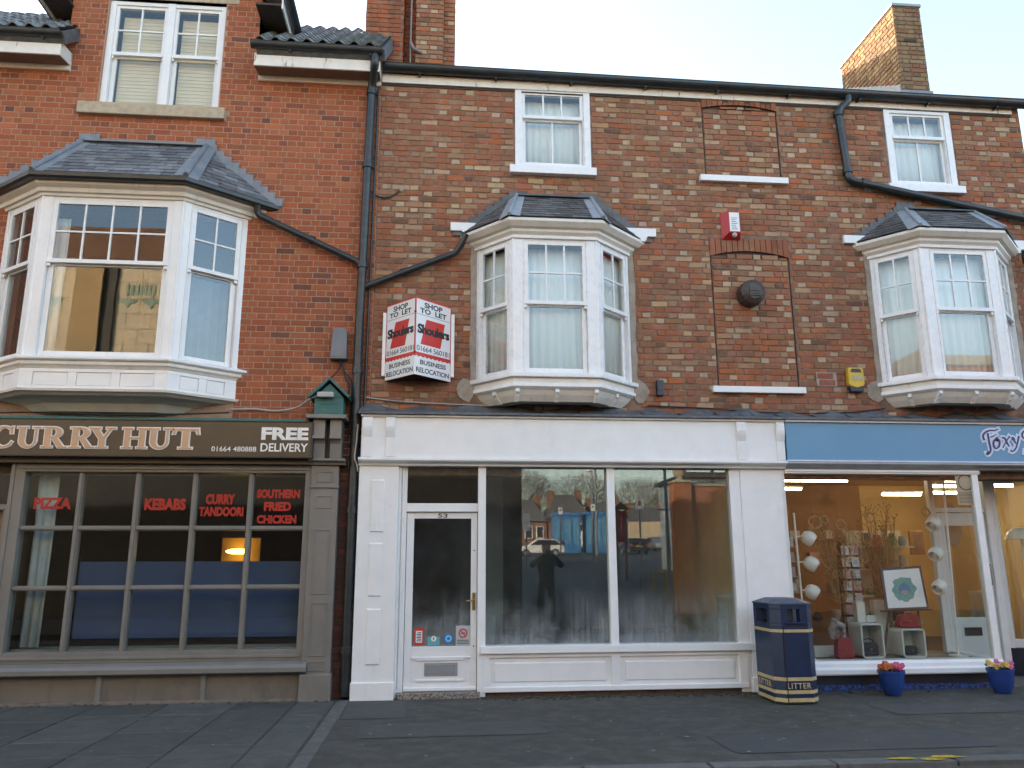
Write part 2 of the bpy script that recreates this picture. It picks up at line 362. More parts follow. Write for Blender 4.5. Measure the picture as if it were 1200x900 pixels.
yp = MB()
for (cx, cyy, n, s) in ((3.42, -3.22, 9, .12), (3.78, -3.2, 9, .14), (3.62, -3.27, 8, .1)):
    yp.add([(cx+s*math.cos(a*6.283/n)*rnd.uniform(.5, 1.4), cyy+s*.35*math.sin(a*6.283/n)*rnd.uniform(.5, 1.3), .0095) for a in range(n)], [tuple(range(n))])
yp.obj('yellow_paint_mark', ym, pv)

# ------------------------------------------------------------ brickwork
def brick_geo(b, w, h, p, c=.004, rough=0):
    X, Z = w/2, h/2
    vv = [(-X, .006, -Z), (X, .006, -Z), (X, .006, Z), (-X, .006, Z), (-X, -p+c, -Z), (X, -p+c, -Z), (X, -p+c, Z), (-X, -p+c, Z),
           (-X+c, -p, -Z+c), (X-c, -p, -Z+c), (X-c, -p, Z-c), (-X+c, -p, Z-c)]
    if rough:
        for q in range(4):
            a_, b_ = rnd.uniform(-1.6, 1)*rough*(1 if vv[q][0] > 0 else -1), rnd.uniform(-1.3, .6)*rough*(1 if vv[q][2] > 0 else -1)
            for r in (q, q+4, q+8): vv[r] = (vv[r][0]+a_, vv[r][1]-(rnd.uniform(-.5, .5)*rough if r > 7 else 0), vv[r][2]+b_)
    b.add(vv,
          [(0, 1, 5, 4), (1, 2, 6, 5), (2, 3, 7, 6), (3, 0, 4, 7), (4, 5, 9, 8), (5, 6, 10, 9), (6, 7, 11, 10), (7, 4, 8, 11), (8, 9, 10, 11)])
BME = {}
def unit_brick(w, h, mat, pro, rough=0):
    k = (w, h, mat.name, pro, rnd.randrange(6) if rough else 0)
    if k not in BME:
        b = MB(); brick_geo(b, w, h, pro, .003, rough); me = b.mesh('brick'); me.materials.append(mat); BME[k] = me
    return BME[k]
PAL_BROWN = [((.33, .125, .066), 44), ((.285, .135, .075), 22), ((.46, .31, .185), 9), ((.39, .125, .05), 10), ((.37, .21, .118), 18), ((.17, .088, .055), 4)]
PAL_RED = [((.36, .108, .046), 44), ((.325, .096, .042), 30), ((.40, .132, .058), 18), ((.25, .08, .045), 7), ((.17, .07, .048), 2)]
PAL_STACK = [((.25, .17, .09), 30), ((.21, .13, .075), 25), ((.29, .20, .11), 20), ((.24, .11, .065), 15)]
PAL_ORANGE = [((.29, .115, .06), 30), ((.26, .10, .058), 20), ((.33, .14, .075), 15)]
def pick(pal, header):
    tot = sum(wt for _, wt in pal); r = rnd.uniform(0, tot)
    for c, wt in pal:
        r -= wt
        if r <= 0: break
    if header and pal is PAL_BROWN and rnd.random() < .22: c = (.47, .36, .25)
    f = rnd.uniform(.88, 1.13); return tuple(x*f*rnd.uniform(.95, 1.05) for x in c)
def course_bricks(x0, x1, z, h, opens, pattern, shift, joint, jit):
    """bricks of one course between x0 and x1, cut by the openings (xa, xb, za, zb)"""
    free = [(x0, x1)]
    for xa, xb, za, zb in opens:
        if za-.01 < z < zb+.01:
            free = [q for a, b in free for q in ((a, min(b, xa)), (max(a, xb), b)) if q[1]-q[0] > .03]
    out = []
    x = x0-shift; k = 0
    while x < x1:
        wd = pattern[k % len(pattern)]; k += 1
        for a, b in free:
            l, r = max(x, a)+joint/2, min(x+wd, b)-joint/2
            if r-l > .03: out.append(((l+r)/2+rnd.uniform(-jit, jit)*.4, z+rnd.uniform(-jit, jit)*.4, r-l-abs(rnd.gauss(0, jit)), h-joint-abs(rnd.gauss(0, jit)), wd < .15))
        x += wd
    return out
def brickwork(parent, lst, pal, mat_p, mat_m, n_single, y=0., mod=.0035, pro=.006, rough=0, singles_ok=lambda b: True):
    camv = Vector((0, -DIST, EYE))
    def vis(b):
        v = Vector((b[0], y, b[1]))-camv; d = v.dot(FW); px = 600+FPX*v.dot(RT)/d; py = 450-FPX*v.dot(UPV)/d
        return (b[2]/d if 8 < px < 1192 and 8 < py < 892 and singles_ok(b) else 0)
    order = sorted(lst, key=vis, reverse=True) if n_single else lst
    m = MB(); m.c = (0, 0, 0)
    for i, (x, z, bw, bh, hd) in enumerate(order):
        c = pick(pal, hd)
        if i < n_single:
            o = link('brick', unit_brick(.1025 if hd else .215, .066, mat_p, pro, rough), parent)
            o.location = (x, y, z); o.scale = (bw/(.1025 if hd else .215), rnd.uniform(.7, 1.25), bh/.066); o.color = (*c, 1)
        else:
            m.c = c; m.M = Matrix.Translation((x, y, z)) @ Matrix.Rotation(rnd.uniform(-1, 1)*mod, 4, 'Y'); brick_geo(m, bw, bh, pro*rnd.uniform(.65, 1.4), .0025, rough)
    o = m.obj('brickwork', mat_m, parent, fix=False); o['kind'] = 'stuff'; return o
def wall_with_openings(x0, x1, y0, y1, z0, z1, opens):
    xs = sorted({x0, x1, *[min(max(v, x0), x1) for o in opens for v in o[:2]]}); zs = sorted({z0, z1, *[min(max(v, z0), z1) for o in opens for v in o[2:]]})
    m = MB()
    for k in range(len(zs)-1):
        run = None
        for i in range(len(xs)-1):
            cx, cz = (xs[i]+xs[i+1])/2, (zs[k]+zs[k+1])/2
            solid = not any(a < cx < b and c < cz < d for a, b, c, d in opens)
            if solid and run is None: run = xs[i]
            if run is not None and (not solid or i == len(xs)-2):
                m.box(run, xs[i+1] if solid else xs[i], y0, y1, zs[k], zs[k+1]); run = None
    return m

# ------------------------------------------------------------ windows
def panes(M, x0, x1, z0, z1, y, nx, nz, bar, fb, parent, glass, lights):
    """glazing bars added to fb, panes become sub-parts"""
    cw, ch = (x1-x0)/nx, (z1-z0)/nz
    for i in range(1, nx): fb.box(x0+i*cw-bar/2, x0+i*cw+bar/2, y-.014, y+.012, z0, z1)
    for j in range(1, nz): fb.box(x0+.0005, x1-.0005, y-.0125, y+.0105, z0+j*ch-bar/2, z0+j*ch+bar/2)
    for i in range(nx):
        for j in range(nz):
            b = MB(M); e = bar/2-.002
            b.box(x0+i*cw+(e if i else -.003), x0+(i+1)*cw-(e if i < nx-1 else -.003), y-.002, y+.002, z0+j*ch+(e if j else -.003), z0+(j+1)*ch-(e if j < nz-1 else -.003))
            lights.append((b, glass))
def sash(fb, M, x0, x1, z0, z1, meet, nx, nz, lights, nb=1, st=.045, glass=None, horns=True, bot=.07):
    """a sliding sash in the opening x0..x1, z0..z1 of the local frame; upper sash outside the lower one"""
    g = glass or GLASS; fb.M = M
    fb.box(x0, x0+st, .0, .04, meet, z1).box(x1-st, x1, .0, .04, meet, z1)
    fb.box(x0+st, x1-st, .001, .039, z1-st, z1).box(x0-.001, x1+.001, -.008, .042, meet-.035, meet+.012)
    if horns:
        for xx in (x0+.002, x1-st-.002+.015): fb.box(xx, xx+st-.015, .003, .03, meet-.075, meet-.035)
    panes(M, x0+st, x1-st, meet+.012, z1-st, .018, nx, nz, .022, fb, None, g, lights)
    fb.box(x0+.002, x0+st+.01, .045, .08, z0, meet-.03).box(x1-st-.01, x1-.002, .045, .08, z0, meet-.03)
    fb.box(x0+st+.01, x1-st-.01, .046, .079, z0, z0+bot).box(x0+.003, x1-.003, .044, .082, meet-.055, meet-.0355)
    panes(M, x0+st+.01, x1-st-.01, z0+bot, meet-.055, .062, nb, 1, .02, fb, None, g, lights)
def add_panes(lights, parent):
    for b, g in lights: b.obj('pane', g, parent, fix=False)
def curtain(name, M, x0, x1, z0, z1, y, label, cat, mat=NET, amp=.018, pitch=.09, gap=None):
    m = MB(M); n = int((x1-x0)/.012)+2; vs = []; ph = rnd.uniform(0, 6)
    for i in range(n+1):
        x = x0+(x1-x0)*i/n; u = math.sin(x*2*math.pi/pitch+ph+1.3*math.sin(x*7))
        for k, t in enumerate((0, .35, 1)):
            vs.append((x+.006*math.sin(x*31+k*2), y+amp*u*(.35+.65*t)+.01*math.sin(x*5+k), z1+(z0-z1)*t))
    fs = [(i*3+k, i*3+k+1, i*3+k+4, i*3+k+3) for i in range(n) for k in range(2)]
    m.add(vs, fs); o = m.obj(name, mat, smooth=True, fix=False)
    s = o.modifiers.new('cloth', 'SOLIDIFY'); s.thickness = .003
    return tag(o, label, cat)
# ------------------------------------------------------------ bay windows
def clip(poly, axis, v, keep_less):
    out = []
    for i in range(len(poly)):
        a, b = poly[i-1], poly[i]; ia = (a[axis] <= v) == keep_less; ib = (b[axis] <= v) == keep_less
        if ia != ib:
            t = (v-a[axis])/(b[axis]-a[axis]); out.append((a[0]+t*(b[0]-a[0]), a[1]+t*(b[1]-a[1])))
        if ib: out.append(b)
    return out
def slates(facet, parent, mat, gauge=.1, wid=.19):
    """real lapped slates over a planar roof facet given bottom-left, bottom-right, then upper corners"""
    p = [Vector(q) for q in facet]; u = (p[1]-p[0]).normalized(); nrm = u.cross(p[2]-p[0]).normalized(); v = nrm.cross(u)
    if nrm.y > 0: nrm = -nrm
    poly = [((q-p[0]).dot(u), (q-p[0]).dot(v)) for q in p]
    vmax = max(q[1] for q in poly); umin, umax = min(q[0] for q in poly), max(q[0] for q in poly)
    r = 0; vv = -.01
    while vv < vmax:
        x = umin-(.5*wid if r % 2 else 0)-rnd.uniform(0, .03)
        while x < umax:
            ww = wid*rnd.uniform(.85, 1.12); q = poly
            drop = rnd.uniform(-.006, .006)
            for ax, val, less in ((0, x+.003, False), (0, x+ww-.003, True), (1, vv+drop, False), (1, vv+gauge*1.5, True)):
                q = clip(q, ax, val, less) if q else q
            x += ww
            if len(q) < 3: continue
            ar = abs(sum(q[i-1][0]*q[i][1]-q[i][0]*q[i-1][1] for i in range(len(q))))/2
            if ar < .0009: continue
            m = MB(); n = len(q); lift = rnd.uniform(0, .003)
            lo = [p[0]+u*a+v*b+nrm*(.004+.010*(1-(b-vv)/(gauge*1.5))+lift-.005) for a, b in q]; hi = [k+nrm*.006 for k in lo]
            m.add(lo+hi, [tuple(range(n-1, -1, -1)), tuple(range(n, 2*n))]+[(i, (i+1) % n, (i+1) % n+n, i+n) for i in range(n)])
            m.obj('slate', mat, parent)
        vv += gauge; r += 1
    b = MB(); n = len(p); back = [q-nrm*.03 for q in p]; b.add([q-nrm*.004 for q in p]+back, [tuple(range(n)), tuple(range(2*n-1, n-1, -1))]+[(i, i+n, (i+1) % n+n, (i+1) % n) for i in range(n)])
    b.obj('roof_board', LEADDARK, parent)
def bay(building, label, xw0, xc0, xc1, xw1, d, z0, z1, meet, front, side, st, mat, roof, slate_mat, old, curtains, glass, dz=0, bars=(3, 2, 1)):
    """canted bay: a part of the building; its panes, slates, mouldings and leads are sub-parts"""
    fb = MB(); lights = []
    path = [(xw0, 0), (xc0, -d), (xc1, -d), (xw1, 0)]
    facets = []
    for i in range(3):
        a, b = Vector(path[i]), Vector(path[i+1]); L = (b-a).length; ang = math.atan2(b.y-a.y, b.x-a.x)
        facets.append((frame(a.x, a.y, 0, ang), L))
    for i, (M, L) in enumerate(facets):
        e0, e1 = (front if i == 1 else side if i == 0 else (side[1], side[0]))
        fb.M = M; o0, o1 = e0, L-e1
        yy = -.001*i
        fb.box(0, o0, yy, .11, z0-.03, z1+.001*i).box(o1, L, yy, .11, z0-.03, z1+.001*i)
        fb.box(o0, o1, .004, .11, z0-.03, z0).box(o0-.0005, o1+.0005, .006, .1, z1-.03+.001*i, z1+.06)
        for xx in (o0, o1-.012): fb.box(xx, xx+.012, -.01, .09, z0, z1-.031)
        sash(fb, M, o0+.012, o1-.012, z0, z1-.031, meet, bars[0] if i == 1 else 2, bars[1], lights, 1, st, glass, bot=.065)
    fb.M = Matrix()
    for (x, y) in path[1:3]: fb.lathe([(0, z0-.03), (.022, z0-.03), (.022, z1), (0, z1)], (x, y+.012, 0), 12)
    bw = fb.obj('bay_window', mat, building, bevel=.004); bw['label'] = label
    add_panes(lights, bw)
    if roof['style'] == 'cream':
        m = MB().sweep(path, [(-.08, z1-.002), (.015, z1-.002), (.02, z1+.035), (.055, z1+.07), (.06, z1+.10), (.10, z1+.115), (.15, z1+.165), (.15, z1+.2), (-.08, z1+.21)])
        m.obj('cornice', OLDWHITE, bw, bevel=.003)
        MB().sweep(path, [(.0, z1-.004), (.025, z1-.004), (.03, z1+.028), (.0, z1+.03)]).obj('head_moulding', mat, bw, bevel=.002)
        m = MB().sweep(path, [(-.09, z0-.06), (.055, z0-.06), (.06, z0-.05), (.06, z0-.01), (-.09, z0+.004)]); m.obj('sill', mat, bw, bevel=.003)
        m = MB().sweep(path, [(-.2, z0-.125), (.02, z0-.125), (.02, z0-.061), (-.2, z0-.061)]); m.obj('apron_board', OLDWHITE, bw, bevel=.003)
        m = MB().sweep(path, [(-.2, z0-.19), (.0, z0-.19), (.035, z0-.165), (.035, z0-.126), (-.2, z0-.126)]); m.obj('apron_moulding', mat, bw, bevel=.003)
        m = MB().sweep(path, [(-.26, z0-.315), (-.10, z0-.315), (-.045, z0-.25), (-.01, z0-.19), (-.26, z0-.19)]); m.obj('apron_cove', OLDWHITE, bw, bevel=.002)
        for i, (M, L) in enumerate(facets):
            for f in ((.04, .5, .96) if i == 1 else (.5,)):
                q = [(-.008, z0-.19), (.012, z0-.19), (.012, z0-.225), (-.02, z0-.25), (-.04, z0-.28), (-.065, z0-.30), (-.085, z0-.325), (-.13, z0-.325), (-.07, z0-.25)]
                b = MB(M).xprism([(-a, z) for a, z in q], f*L-.022+(.0 if i != 1 else 0), f*L+.022); b.obj('bracket', mat, bw, bevel=.002)
    else:
        MB().sweep(path, [(-.08, z1+.0), (.02, z1+.0), (.03, z1+.03), (.06, z1+.035), (.075, z1+.075), (.13, z1+.105), (.13, z1+.14), (-.08, z1+.15)]).obj('cornice', OLDWHITE, bw, bevel=.003)
        MB().sweep(path, [(-.09, z0-.06), (.05, z0-.06), (.07, z0-.045), (.07, z0-.02), (.02, z0+.0), (-.09, z0+.006)]).obj('sill', mat, bw, bevel=.004)
        MB().sweep(path, [(-.15, z0-.14), (.0, z0-.14), (.015, z0-.115), (.035, z0-.1), (.035, z0-.061), (-.15, z0-.061)]).obj('apron_moulding', OLDWHITE, bw, bevel=.003)
        MB().sweep(path, [(-.15, z0-.36), (-.012, z0-.36), (-.012, z0-.141), (-.15, z0-.141)]).obj('apron_board', mat, bw)
        for i, (M, L) in enumerate(facets):
            n = 3 if i == 1 else 2; a, b = (.09, L-.09); w = (b-a)/n
            fr = MB(M); fr.box(0, L, -.004, .02, z0-.18, z0-.142).box(0, L, -.004, .02, z0-.358, z0-.33)
            for k in range(n+1):
                xx = a+k*w; l, r = (0 if k == 0 else xx-.045), (L if k == n else xx+.045); fr.box(l, r, -.0035, .02, z0-.33, z0-.18)
            fr.obj('apron_frame', mat, bw, bevel=.002)
            for k in range(n): MB(M).box(a+k*w+.05, a+(k+1)*w-.05, .004, .02, z0-.326, z0-.184).obj('apron_panel', mat, bw, bevel=.004)
        MB().sweep(path, [(-.3, z0-.42), (-.06, z0-.42), (-.02, z0-.40), (.02, z0-.39), (.03, z0-.361), (-.3, z0-.361)]).obj('base_moulding', OLDWHITE, bw, bevel=.003)
        MB().sweep([(xw0+.1, 0), (xc0+.1, -d+.05), (xc1-.1, -d+.05), (xw1-.1, 0)], [(-.4, z0-.56), (-.28, z0-.55), (-.2, z0-.47), (-.1, z0-.43), (-.05, z0-.4205), (-.4, z0-.4205)]).obj('base_cove', OLDWHITE, bw, bevel=.002)
    # roof
    o, zr, ty, tz, tx0, tx1 = roof['out'], roof['z'], roof['ty'], roof['tz'], roof['tx0'], roof['tx1']
    k = 1/math.cos(math.atan2(d, xc0-xw0)/2); tn = math.tan(math.atan2(d, xc0-xw0)/2)
    bl, br = Vector((xc0-o*tn, -d-o, zr)), Vector((xc1+o*tn, -d-o, zr))
    sl_ = math.sin(math.atan2(d, xc0-xw0)); wl, wr = Vector((xw0-o/sl_, 0, zr)), Vector((xw1+o/sl_, 0, zr))
    tl, tr = Vector((tx0, ty, tz)), Vector((tx1, ty, tz)); tlw, trw = Vector((tx0, 0, tz)), Vector((tx1, 0, tz))
    slates([bl, br, tr, tl], bw, slate_mat, roof['gauge'])
    slates([wl, bl, tl, tlw], bw, slate_mat, roof['gauge']); slates([br, wr, trw, tr], bw, slate_mat, roof['gauge'])
    up = Vector((0, -.02, .022))
    for a, b in ((bl, tl), (br, tr)): MB().tube([a+up*.9, b+up*.9, b+up*.9+Vector((0, .05, .0))], roof['roll'], 10).obj('hip_roll', roof['lead'], bw, smooth=True)
    for a, b, sgn in ((bl, tl, 1), (br, tr, -1)):
        for (e, nn) in ((Vector((sgn, 0, 0)), None), (Vector((-sgn*(xc0-xw0), d, 0)).normalized(), None)):
            f = (b-a).normalized(); e2 = (e-f*e.dot(f)).normalized(); nr = f.cross(e2).normalized(); nr = nr if nr.z > 0 else -nr
            q = [a+nr*.02, b+nr*.02, b+e2*.10+nr*.016, a+e2*.13+nr*.016]; b2 = MB(); b2.add(q+[x-nr*.004 for x in q], [(0, 1, 2, 3), (7, 6, 5, 4), (0, 4, 5, 1), (1, 5, 6, 2), (2, 6, 7, 3), (3, 7, 4, 0)]); b2.obj('hip_flashing', roof['lead'], bw)
    fm = MB(); fm.box(tx0-.06, tx1+.06, -.028, -.016, tz-.02, tz+.05+roof['apron']); fm.box(tx0+.02, tx1-.02, ty-.07, -.017, tz-.005, tz+.012); fm.obj('apron_flashing', roof['lead2'], bw, bevel=.002)
    if roof['style'] == 'cream': MB().box(tx0+.03, tx1-.03, ty-.035, ty-.02, tz-.055, tz-.035).obj('apron_flashing', LEADPALE, bw)
    for sgn, a, b in ((-1, wl, tlw), (1, wr, trw)):
        fm = MB(); nst = int((b.z-a.z)/.075)+1
        for s in range(nst+1):
            za = a.z+s*.075; t = (za-a.z)/(b.z-a.z); xx = a.x+(b.x-a.x)*min(1, t); ext = roof['step']
            l, r = sorted((xx+sgn*ext*.85, xx-sgn*.15)); fm.box(l, r, -.025-.0006*s, -.012, za-.02+.002*(s % 2), za+.085)
        fm.obj('stepped_flashing', roof['lead2'], bw, bevel=.0015)
    return bw, facets, (wl, bl, br, wr)

# ------------------------------------------------------------ the brown brick terrace (number 53 and the gift shop)
brown = thing('terraced_house', 'long weathered brown brick terrace over the white shop and the blue shop', 'building', (3.5, 0, 0))
BDX = 5.075
BLINDS = [(3.405, 4.435, 6.30, 7.44), (3.40, 4.44, 3.50, 5.455)]
core = [(.92, 1.90, 6.25, 7.455), (5.94, 6.88, 6.22, 7.41), (.50, 2.28, 3.5, 5.25), (.50+BDX, 2.28+BDX, 3.55, 5.3)]+BLINDS
wall = wall_with_openings(-.80, 7.92, 0, .28, 2.4, 7.6, core)
for a, b, c, d_ in BLINDS: wall.box(a-.02, b+.02, .281, .3, c-.02, d_+.02)
wall.obj('wall', MORTAR_BROWN, brown)
bk = [(.905, 1.915, 6.2, 7.46), (5.925, 6.895, 6.16, 7.42), (.37, 2.40, 3.2, 5.36), (.37+BDX, 2.40+BDX, 3.25, 5.41)]+BLINDS
lst = []
cz = 3.0; row = 0
while cz < 7.43:
    lst += course_bricks(-.80, 7.92, cz+.0375, .0755, bk, (.226, .114), .17 if row % 2 else 0.0, .010, .0065); cz += .0755; row += 1
brickwork(brown, lst, PAL_BROWN, BR_P, BR_M, 300, mod=.009, rough=.0045)
for bi, (a, b, c, d_) in enumerate(BLINDS):
    zs, zm = ((7.29, 7.352), (5.205, 5.28))[bi]
    arch = lambda x: zs+(zm-zs)*(1-((x-(a+b)/2)/((b-a)/2))**2)
    MB().box(a, b, .02, .05, c, d_).obj('blocking', MORTAR_DARK, brown)
    l2 = []; z = c+.01; r = 0
    while z < zm:
        for (x, zz, bw_, bh, hd) in course_bricks(a+.016, b-.016, z+.037, .0755, [], (.226, .114), .1 if r % 2 else .02, .011, .004):
            top = arch(x)-.018
            if zz-bh/2 > top-.02: continue
            if zz+bh/2 > top: zz, bh = (zz-bh/2+top)/2, top-(zz-bh/2)
            l2.append((x, zz, bw_, bh, hd))
        z += .0755; r += 1
    m = MB(); m.box(a+.017, b-.017, .008, .0199, c, zs-.02).obj('blocking_mortar', MORTAR_BROWN, brown)
    brickwork(brown, l2, PAL_BROWN, BR_P, BR_M, 0, y=.006, rough=.0045)
    n = 14; top = d_
    for i in range(n):
        x0 = a+(b-a)*i/n; x1 = a+(b-a)*(i+1)/n; zc = arch((x0+x1)/2)
        v = MB(); v.prism([(x0+.004, arch(x0)+.004), (x1-.004, arch(x1)+.004), (x1-.004, top-.004), (x0+.004, top-.004)], -.011-rnd.uniform(0, .003), .02)
        o = v.obj('arch_brick', BR_P, brown); o.color = (*pick(PAL_ORANGE, 0), 1)
for i, (x0, x1, z0, z1) in enumerate([(3.316, 4.495, 6.218, 6.302), (3.316, 4.49, 3.424, 3.503)]):
    MB().box(x0, x1, -.07, .05, z0, z1).obj('blind_window_sill', WHITE, brown, bevel=.006)
# two small sash windows under the eaves
def small_sash(x0, x1, z0, z1, zm, lab):
    fb = MB(); lights = []; M = frame(x0, 0, 0)
    W = x1-x0; fb.M = M
    fb.box(0, .085, -.02, .1, z0+.05, z1).box(W-.085, W, -.02, .1, z0+.05, z1).box(.085, W-.085, -.018, .1, z1-.045, z1)
    fb.box(.085, W-.085, -.016, .1, z0+.05, z0+.11)
    M2 = M
    fb.box(.0855, .10, .0, .09, z0+.11, z1-.045).box(W-.1, W-.0855, .0, .09, z0+.11, z1-.045)
    sash(fb, M, .10, W-.10, z0+.11, z1-.046, zm, 3, 1, lights, 2, .03, GLASS, False, .045)
    o = fb.obj('window', UPVC, brown, bevel=.003); add_panes(lights, o)
    MB(M).box(-.075, W+.055, -.085, .02, z0-.055, z0+.0495).obj('sill', UPVC, o, bevel=.004)
    return o
small_sash(.92, 1.90, 6.27, 7.44, 7.055, '')
small_sash(5.94, 6.88, 6.235, 7.40, 7.02, '')
curtain('curtain', frame(1.0, 0, 0), .0, .82, 6.38, 7.36, .16, 'white net curtain in the small window above the middle bay', 'curtain', amp=.012)
curtain('curtain', frame(6.0, 0, 0), .0, .82, 6.33, 7.32, .16, 'white net curtain in the small window beside the bent drainpipe', 'curtain', amp=.012)
ROOF_CREAM = dict(style='cream', out=.15, z=5.375, ty=-.05, tz=5.89, tx0=.93, tx1=1.87, gauge=.085, roll=.022, lead=LEADPALE, lead2=LEADDARK, apron=.02, step=.11)
for dx, dz, lab in ((0, 0, 'white canted bay window above the white shopfront'), (BDX, .06, 'white canted bay window above the blue shopfront')):
    rf = dict(ROOF_CREAM); rf['z'] += dz-.0; rf['tz'] += dz*.4; rf['tx0'] += dx+(.05 if dx else 0); rf['tx1'] += dx+(.05 if dx else 0)
    bw, fc, eav = bay(brown, lab, .435+dx, .85+dx, 1.84+dx, 2.335+dx, .455, 3.53+dz, 5.165+dz, 4.385+dz, (.115, .115), (.05, .085), .045, UPVC, rf, SLATE2, False, None, GLASS)
    z0, z1 = 3.56+dz, 5.1+dz
    nm = 'middle bay' if not dx else 'right bay'
    curtain('curtain', fc[0][0], .03, .60, z0, z1, .115, f'white net curtain in the left side light of the {nm} window', 'curtain', amp=.012)
    curtain('curtain', fc[1][0], .08, .90, z0, z1, .16, f'white net curtain across the front of the {nm} window', 'curtain', amp=.013)
    curtain('curtain', fc[2][0], .02, .66, z0, z1, .115, f'white net curtain in the right side light of the {nm} window', 'curtain', amp=.012)
    for x0, x1, q in ((.11, .46, 0), (2.40, 2.70, 1)):
        m = MB(); zz = 5.40+dz*.3
        if q: m.prism([(x0+dx-.12, zz+.13), (x1+dx, zz+.13), (x1+dx, zz+.02), (x1+dx-.11, zz+.02), (x1+dx-.14, zz-.05), (x0+dx-.12, zz-.05)], -.05, .02)
        else: m.prism([(x0+dx, zz+.12), (x1+dx+.1, zz+.12), (x1+dx+.1, zz-.06), (x0+dx+.2, zz-.06), (x0+dx+.14, zz+.01), (x0+dx, zz+.01)], -.05, .02)
        m.obj('lintel_end', WHITE, brown, bevel=.006)
    for xa, xb in ((.365, .436), (2.334, 2.405)):
        m = MB(); n = 12; pts = [(xa+dx+rnd.uniform(-.012, .012), 3.5+dz+1.85*i/n) for i in range(n+1)]; pts2 = [(xb+dx+rnd.uniform(-.004, .004), 3.5+dz+1.85*i/n) for i in range(n+1)]
        if xa > 1: pts, pts2 = [(xa+dx, p[1]) for p in pts], [(xb+dx+rnd.uniform(-.015, .01), p[1]) for p in pts]
        m.prism(pts+pts2[::-1], -.014, .02); m.obj('cement_reveal', RENDER, brown)
    for xa in (.33, 2.42):
        m = MB(); m.prism([(xa+dx+.12*math.cos(a*.63)*rnd.uniform(.7, 1.1), 3.42+dz+.15*math.sin(a*.63)*rnd.uniform(.7, 1.2)) for a in range(10)], -.0165, .02); m.obj('cement_patch', RENDER, brown)
# two newer bricks let into the old wall in pale mortar
MB().box(4.66, 4.92, -.0125, .01, 3.53, 3.71).obj('pale_repair', RENDER, brown)
for x0, z0 in ((4.675, 3.63), (4.695, 3.545)): MB().box(x0, x0+.20, -.019, .0, z0, z0+.066).obj('repair_brick', BR_P, brown, bevel=.003).color = (.34, .10, .075, 1)
# eaves: white board, black half-round gutter with brackets, lapped slate roof
MB().box(-.79, 7.80, -.035, .02, 7.415, 7.54).obj('fascia_board', PEEL, brown, bevel=.004)
MB().box(-.79, 7.80, -.012, .02, 7.385, 7.4145).obj('fascia_bead', MORTAR_DARK, brown)
def gutter(x0, x1, y, z, r, parent, drop=0, name='gutter'):
    arc = [(y+r*math.cos(a), z+r*math.sin(a)) for a in [math.pi+math.pi*i/10 for i in range(11)]]; inn = [(y+(r-.006)*math.cos(a), z+(r-.006)*math.sin(a)) for a in [2*math.pi-math.pi*i/10 for i in range(11)]]
    m = MB(); m.M = Matrix(((1, 0, 0, 0), (0, 1, 0, 0), (-drop/(x1-x0), 0, 1, drop*x0/(x1-x0)), (0, 0, 0, 1)))
    m.xprism([(y-r-.006, z+.012), *arc, (y+r, z+.004), *inn, (y-r+.006, z+.012)], x0, x1)
    m.xprism([(y+r*math.cos(a)*.98, z+r*math.sin(a)*.98) for a in [math.pi+math.pi*i/10 for i in range(11)]], x0, x0+.006)
    m.xprism([(y+r*math.cos(a)*.98, z+r*math.sin(a)*.98) for a in [math.pi+math.pi*i/10 for i in range(11)]], x1-.006, x1)
    o = m.obj(name, GUTTER, parent, smooth=False)
    x = x0+.45
    while x < x1:
        b = MB(m.M); a0 = [(y+(r+.005)*math.cos(a), z+(r+.005)*math.sin(a)) for a in [math.pi+math.pi*i/10 for i in range(11)]]
        b.xprism(a0+[(y+r+.04, z-.0), (y+r+.04, z-.09), (y+r*.3, z-r-.012), (y-r*.3, z-r-.012)][:1], x, x+.035)
        b.box(x+.005, x+.03, y-.02, y+r+.03, z-r-.02, z-r+.005); b.obj('gutter_bracket', GUTTER, o); x += .98
    return o
gutter(-.78, 7.95, -.105, 7.60, .075, brown, .055)
def lapped_roof(name, x0, x1, y0, z0, y1, z1, parent, mat, rows):
    m = MB(); sl_ = Vector((0, y1-y0, z1-z0)); u = sl_.normalized(); nr = Vector((0, -u.z, u.y)); L = sl_.length
    for i in range(rows):
        a = Vector((0, y0, z0))+u*(L*i/rows); b = Vector((0, y0, z0))+u*(L*(i+1.3)/rows)
        q = [(p.y, p.z) for p in (a, a+nr*.022, b+nr*.008, b)]; m.xprism(q, x0, x1)
    return m.obj(name, mat, parent)
rf = lapped_roof('roof', -.65, 7.97, -.10, 7.60, 4.2, 10.22, brown, SLATE2, 26)
lapped_roof('roof', -.65, 7.97, 8.5, 7.60, 4.2, 10.22, brown, SLATE2, 26)
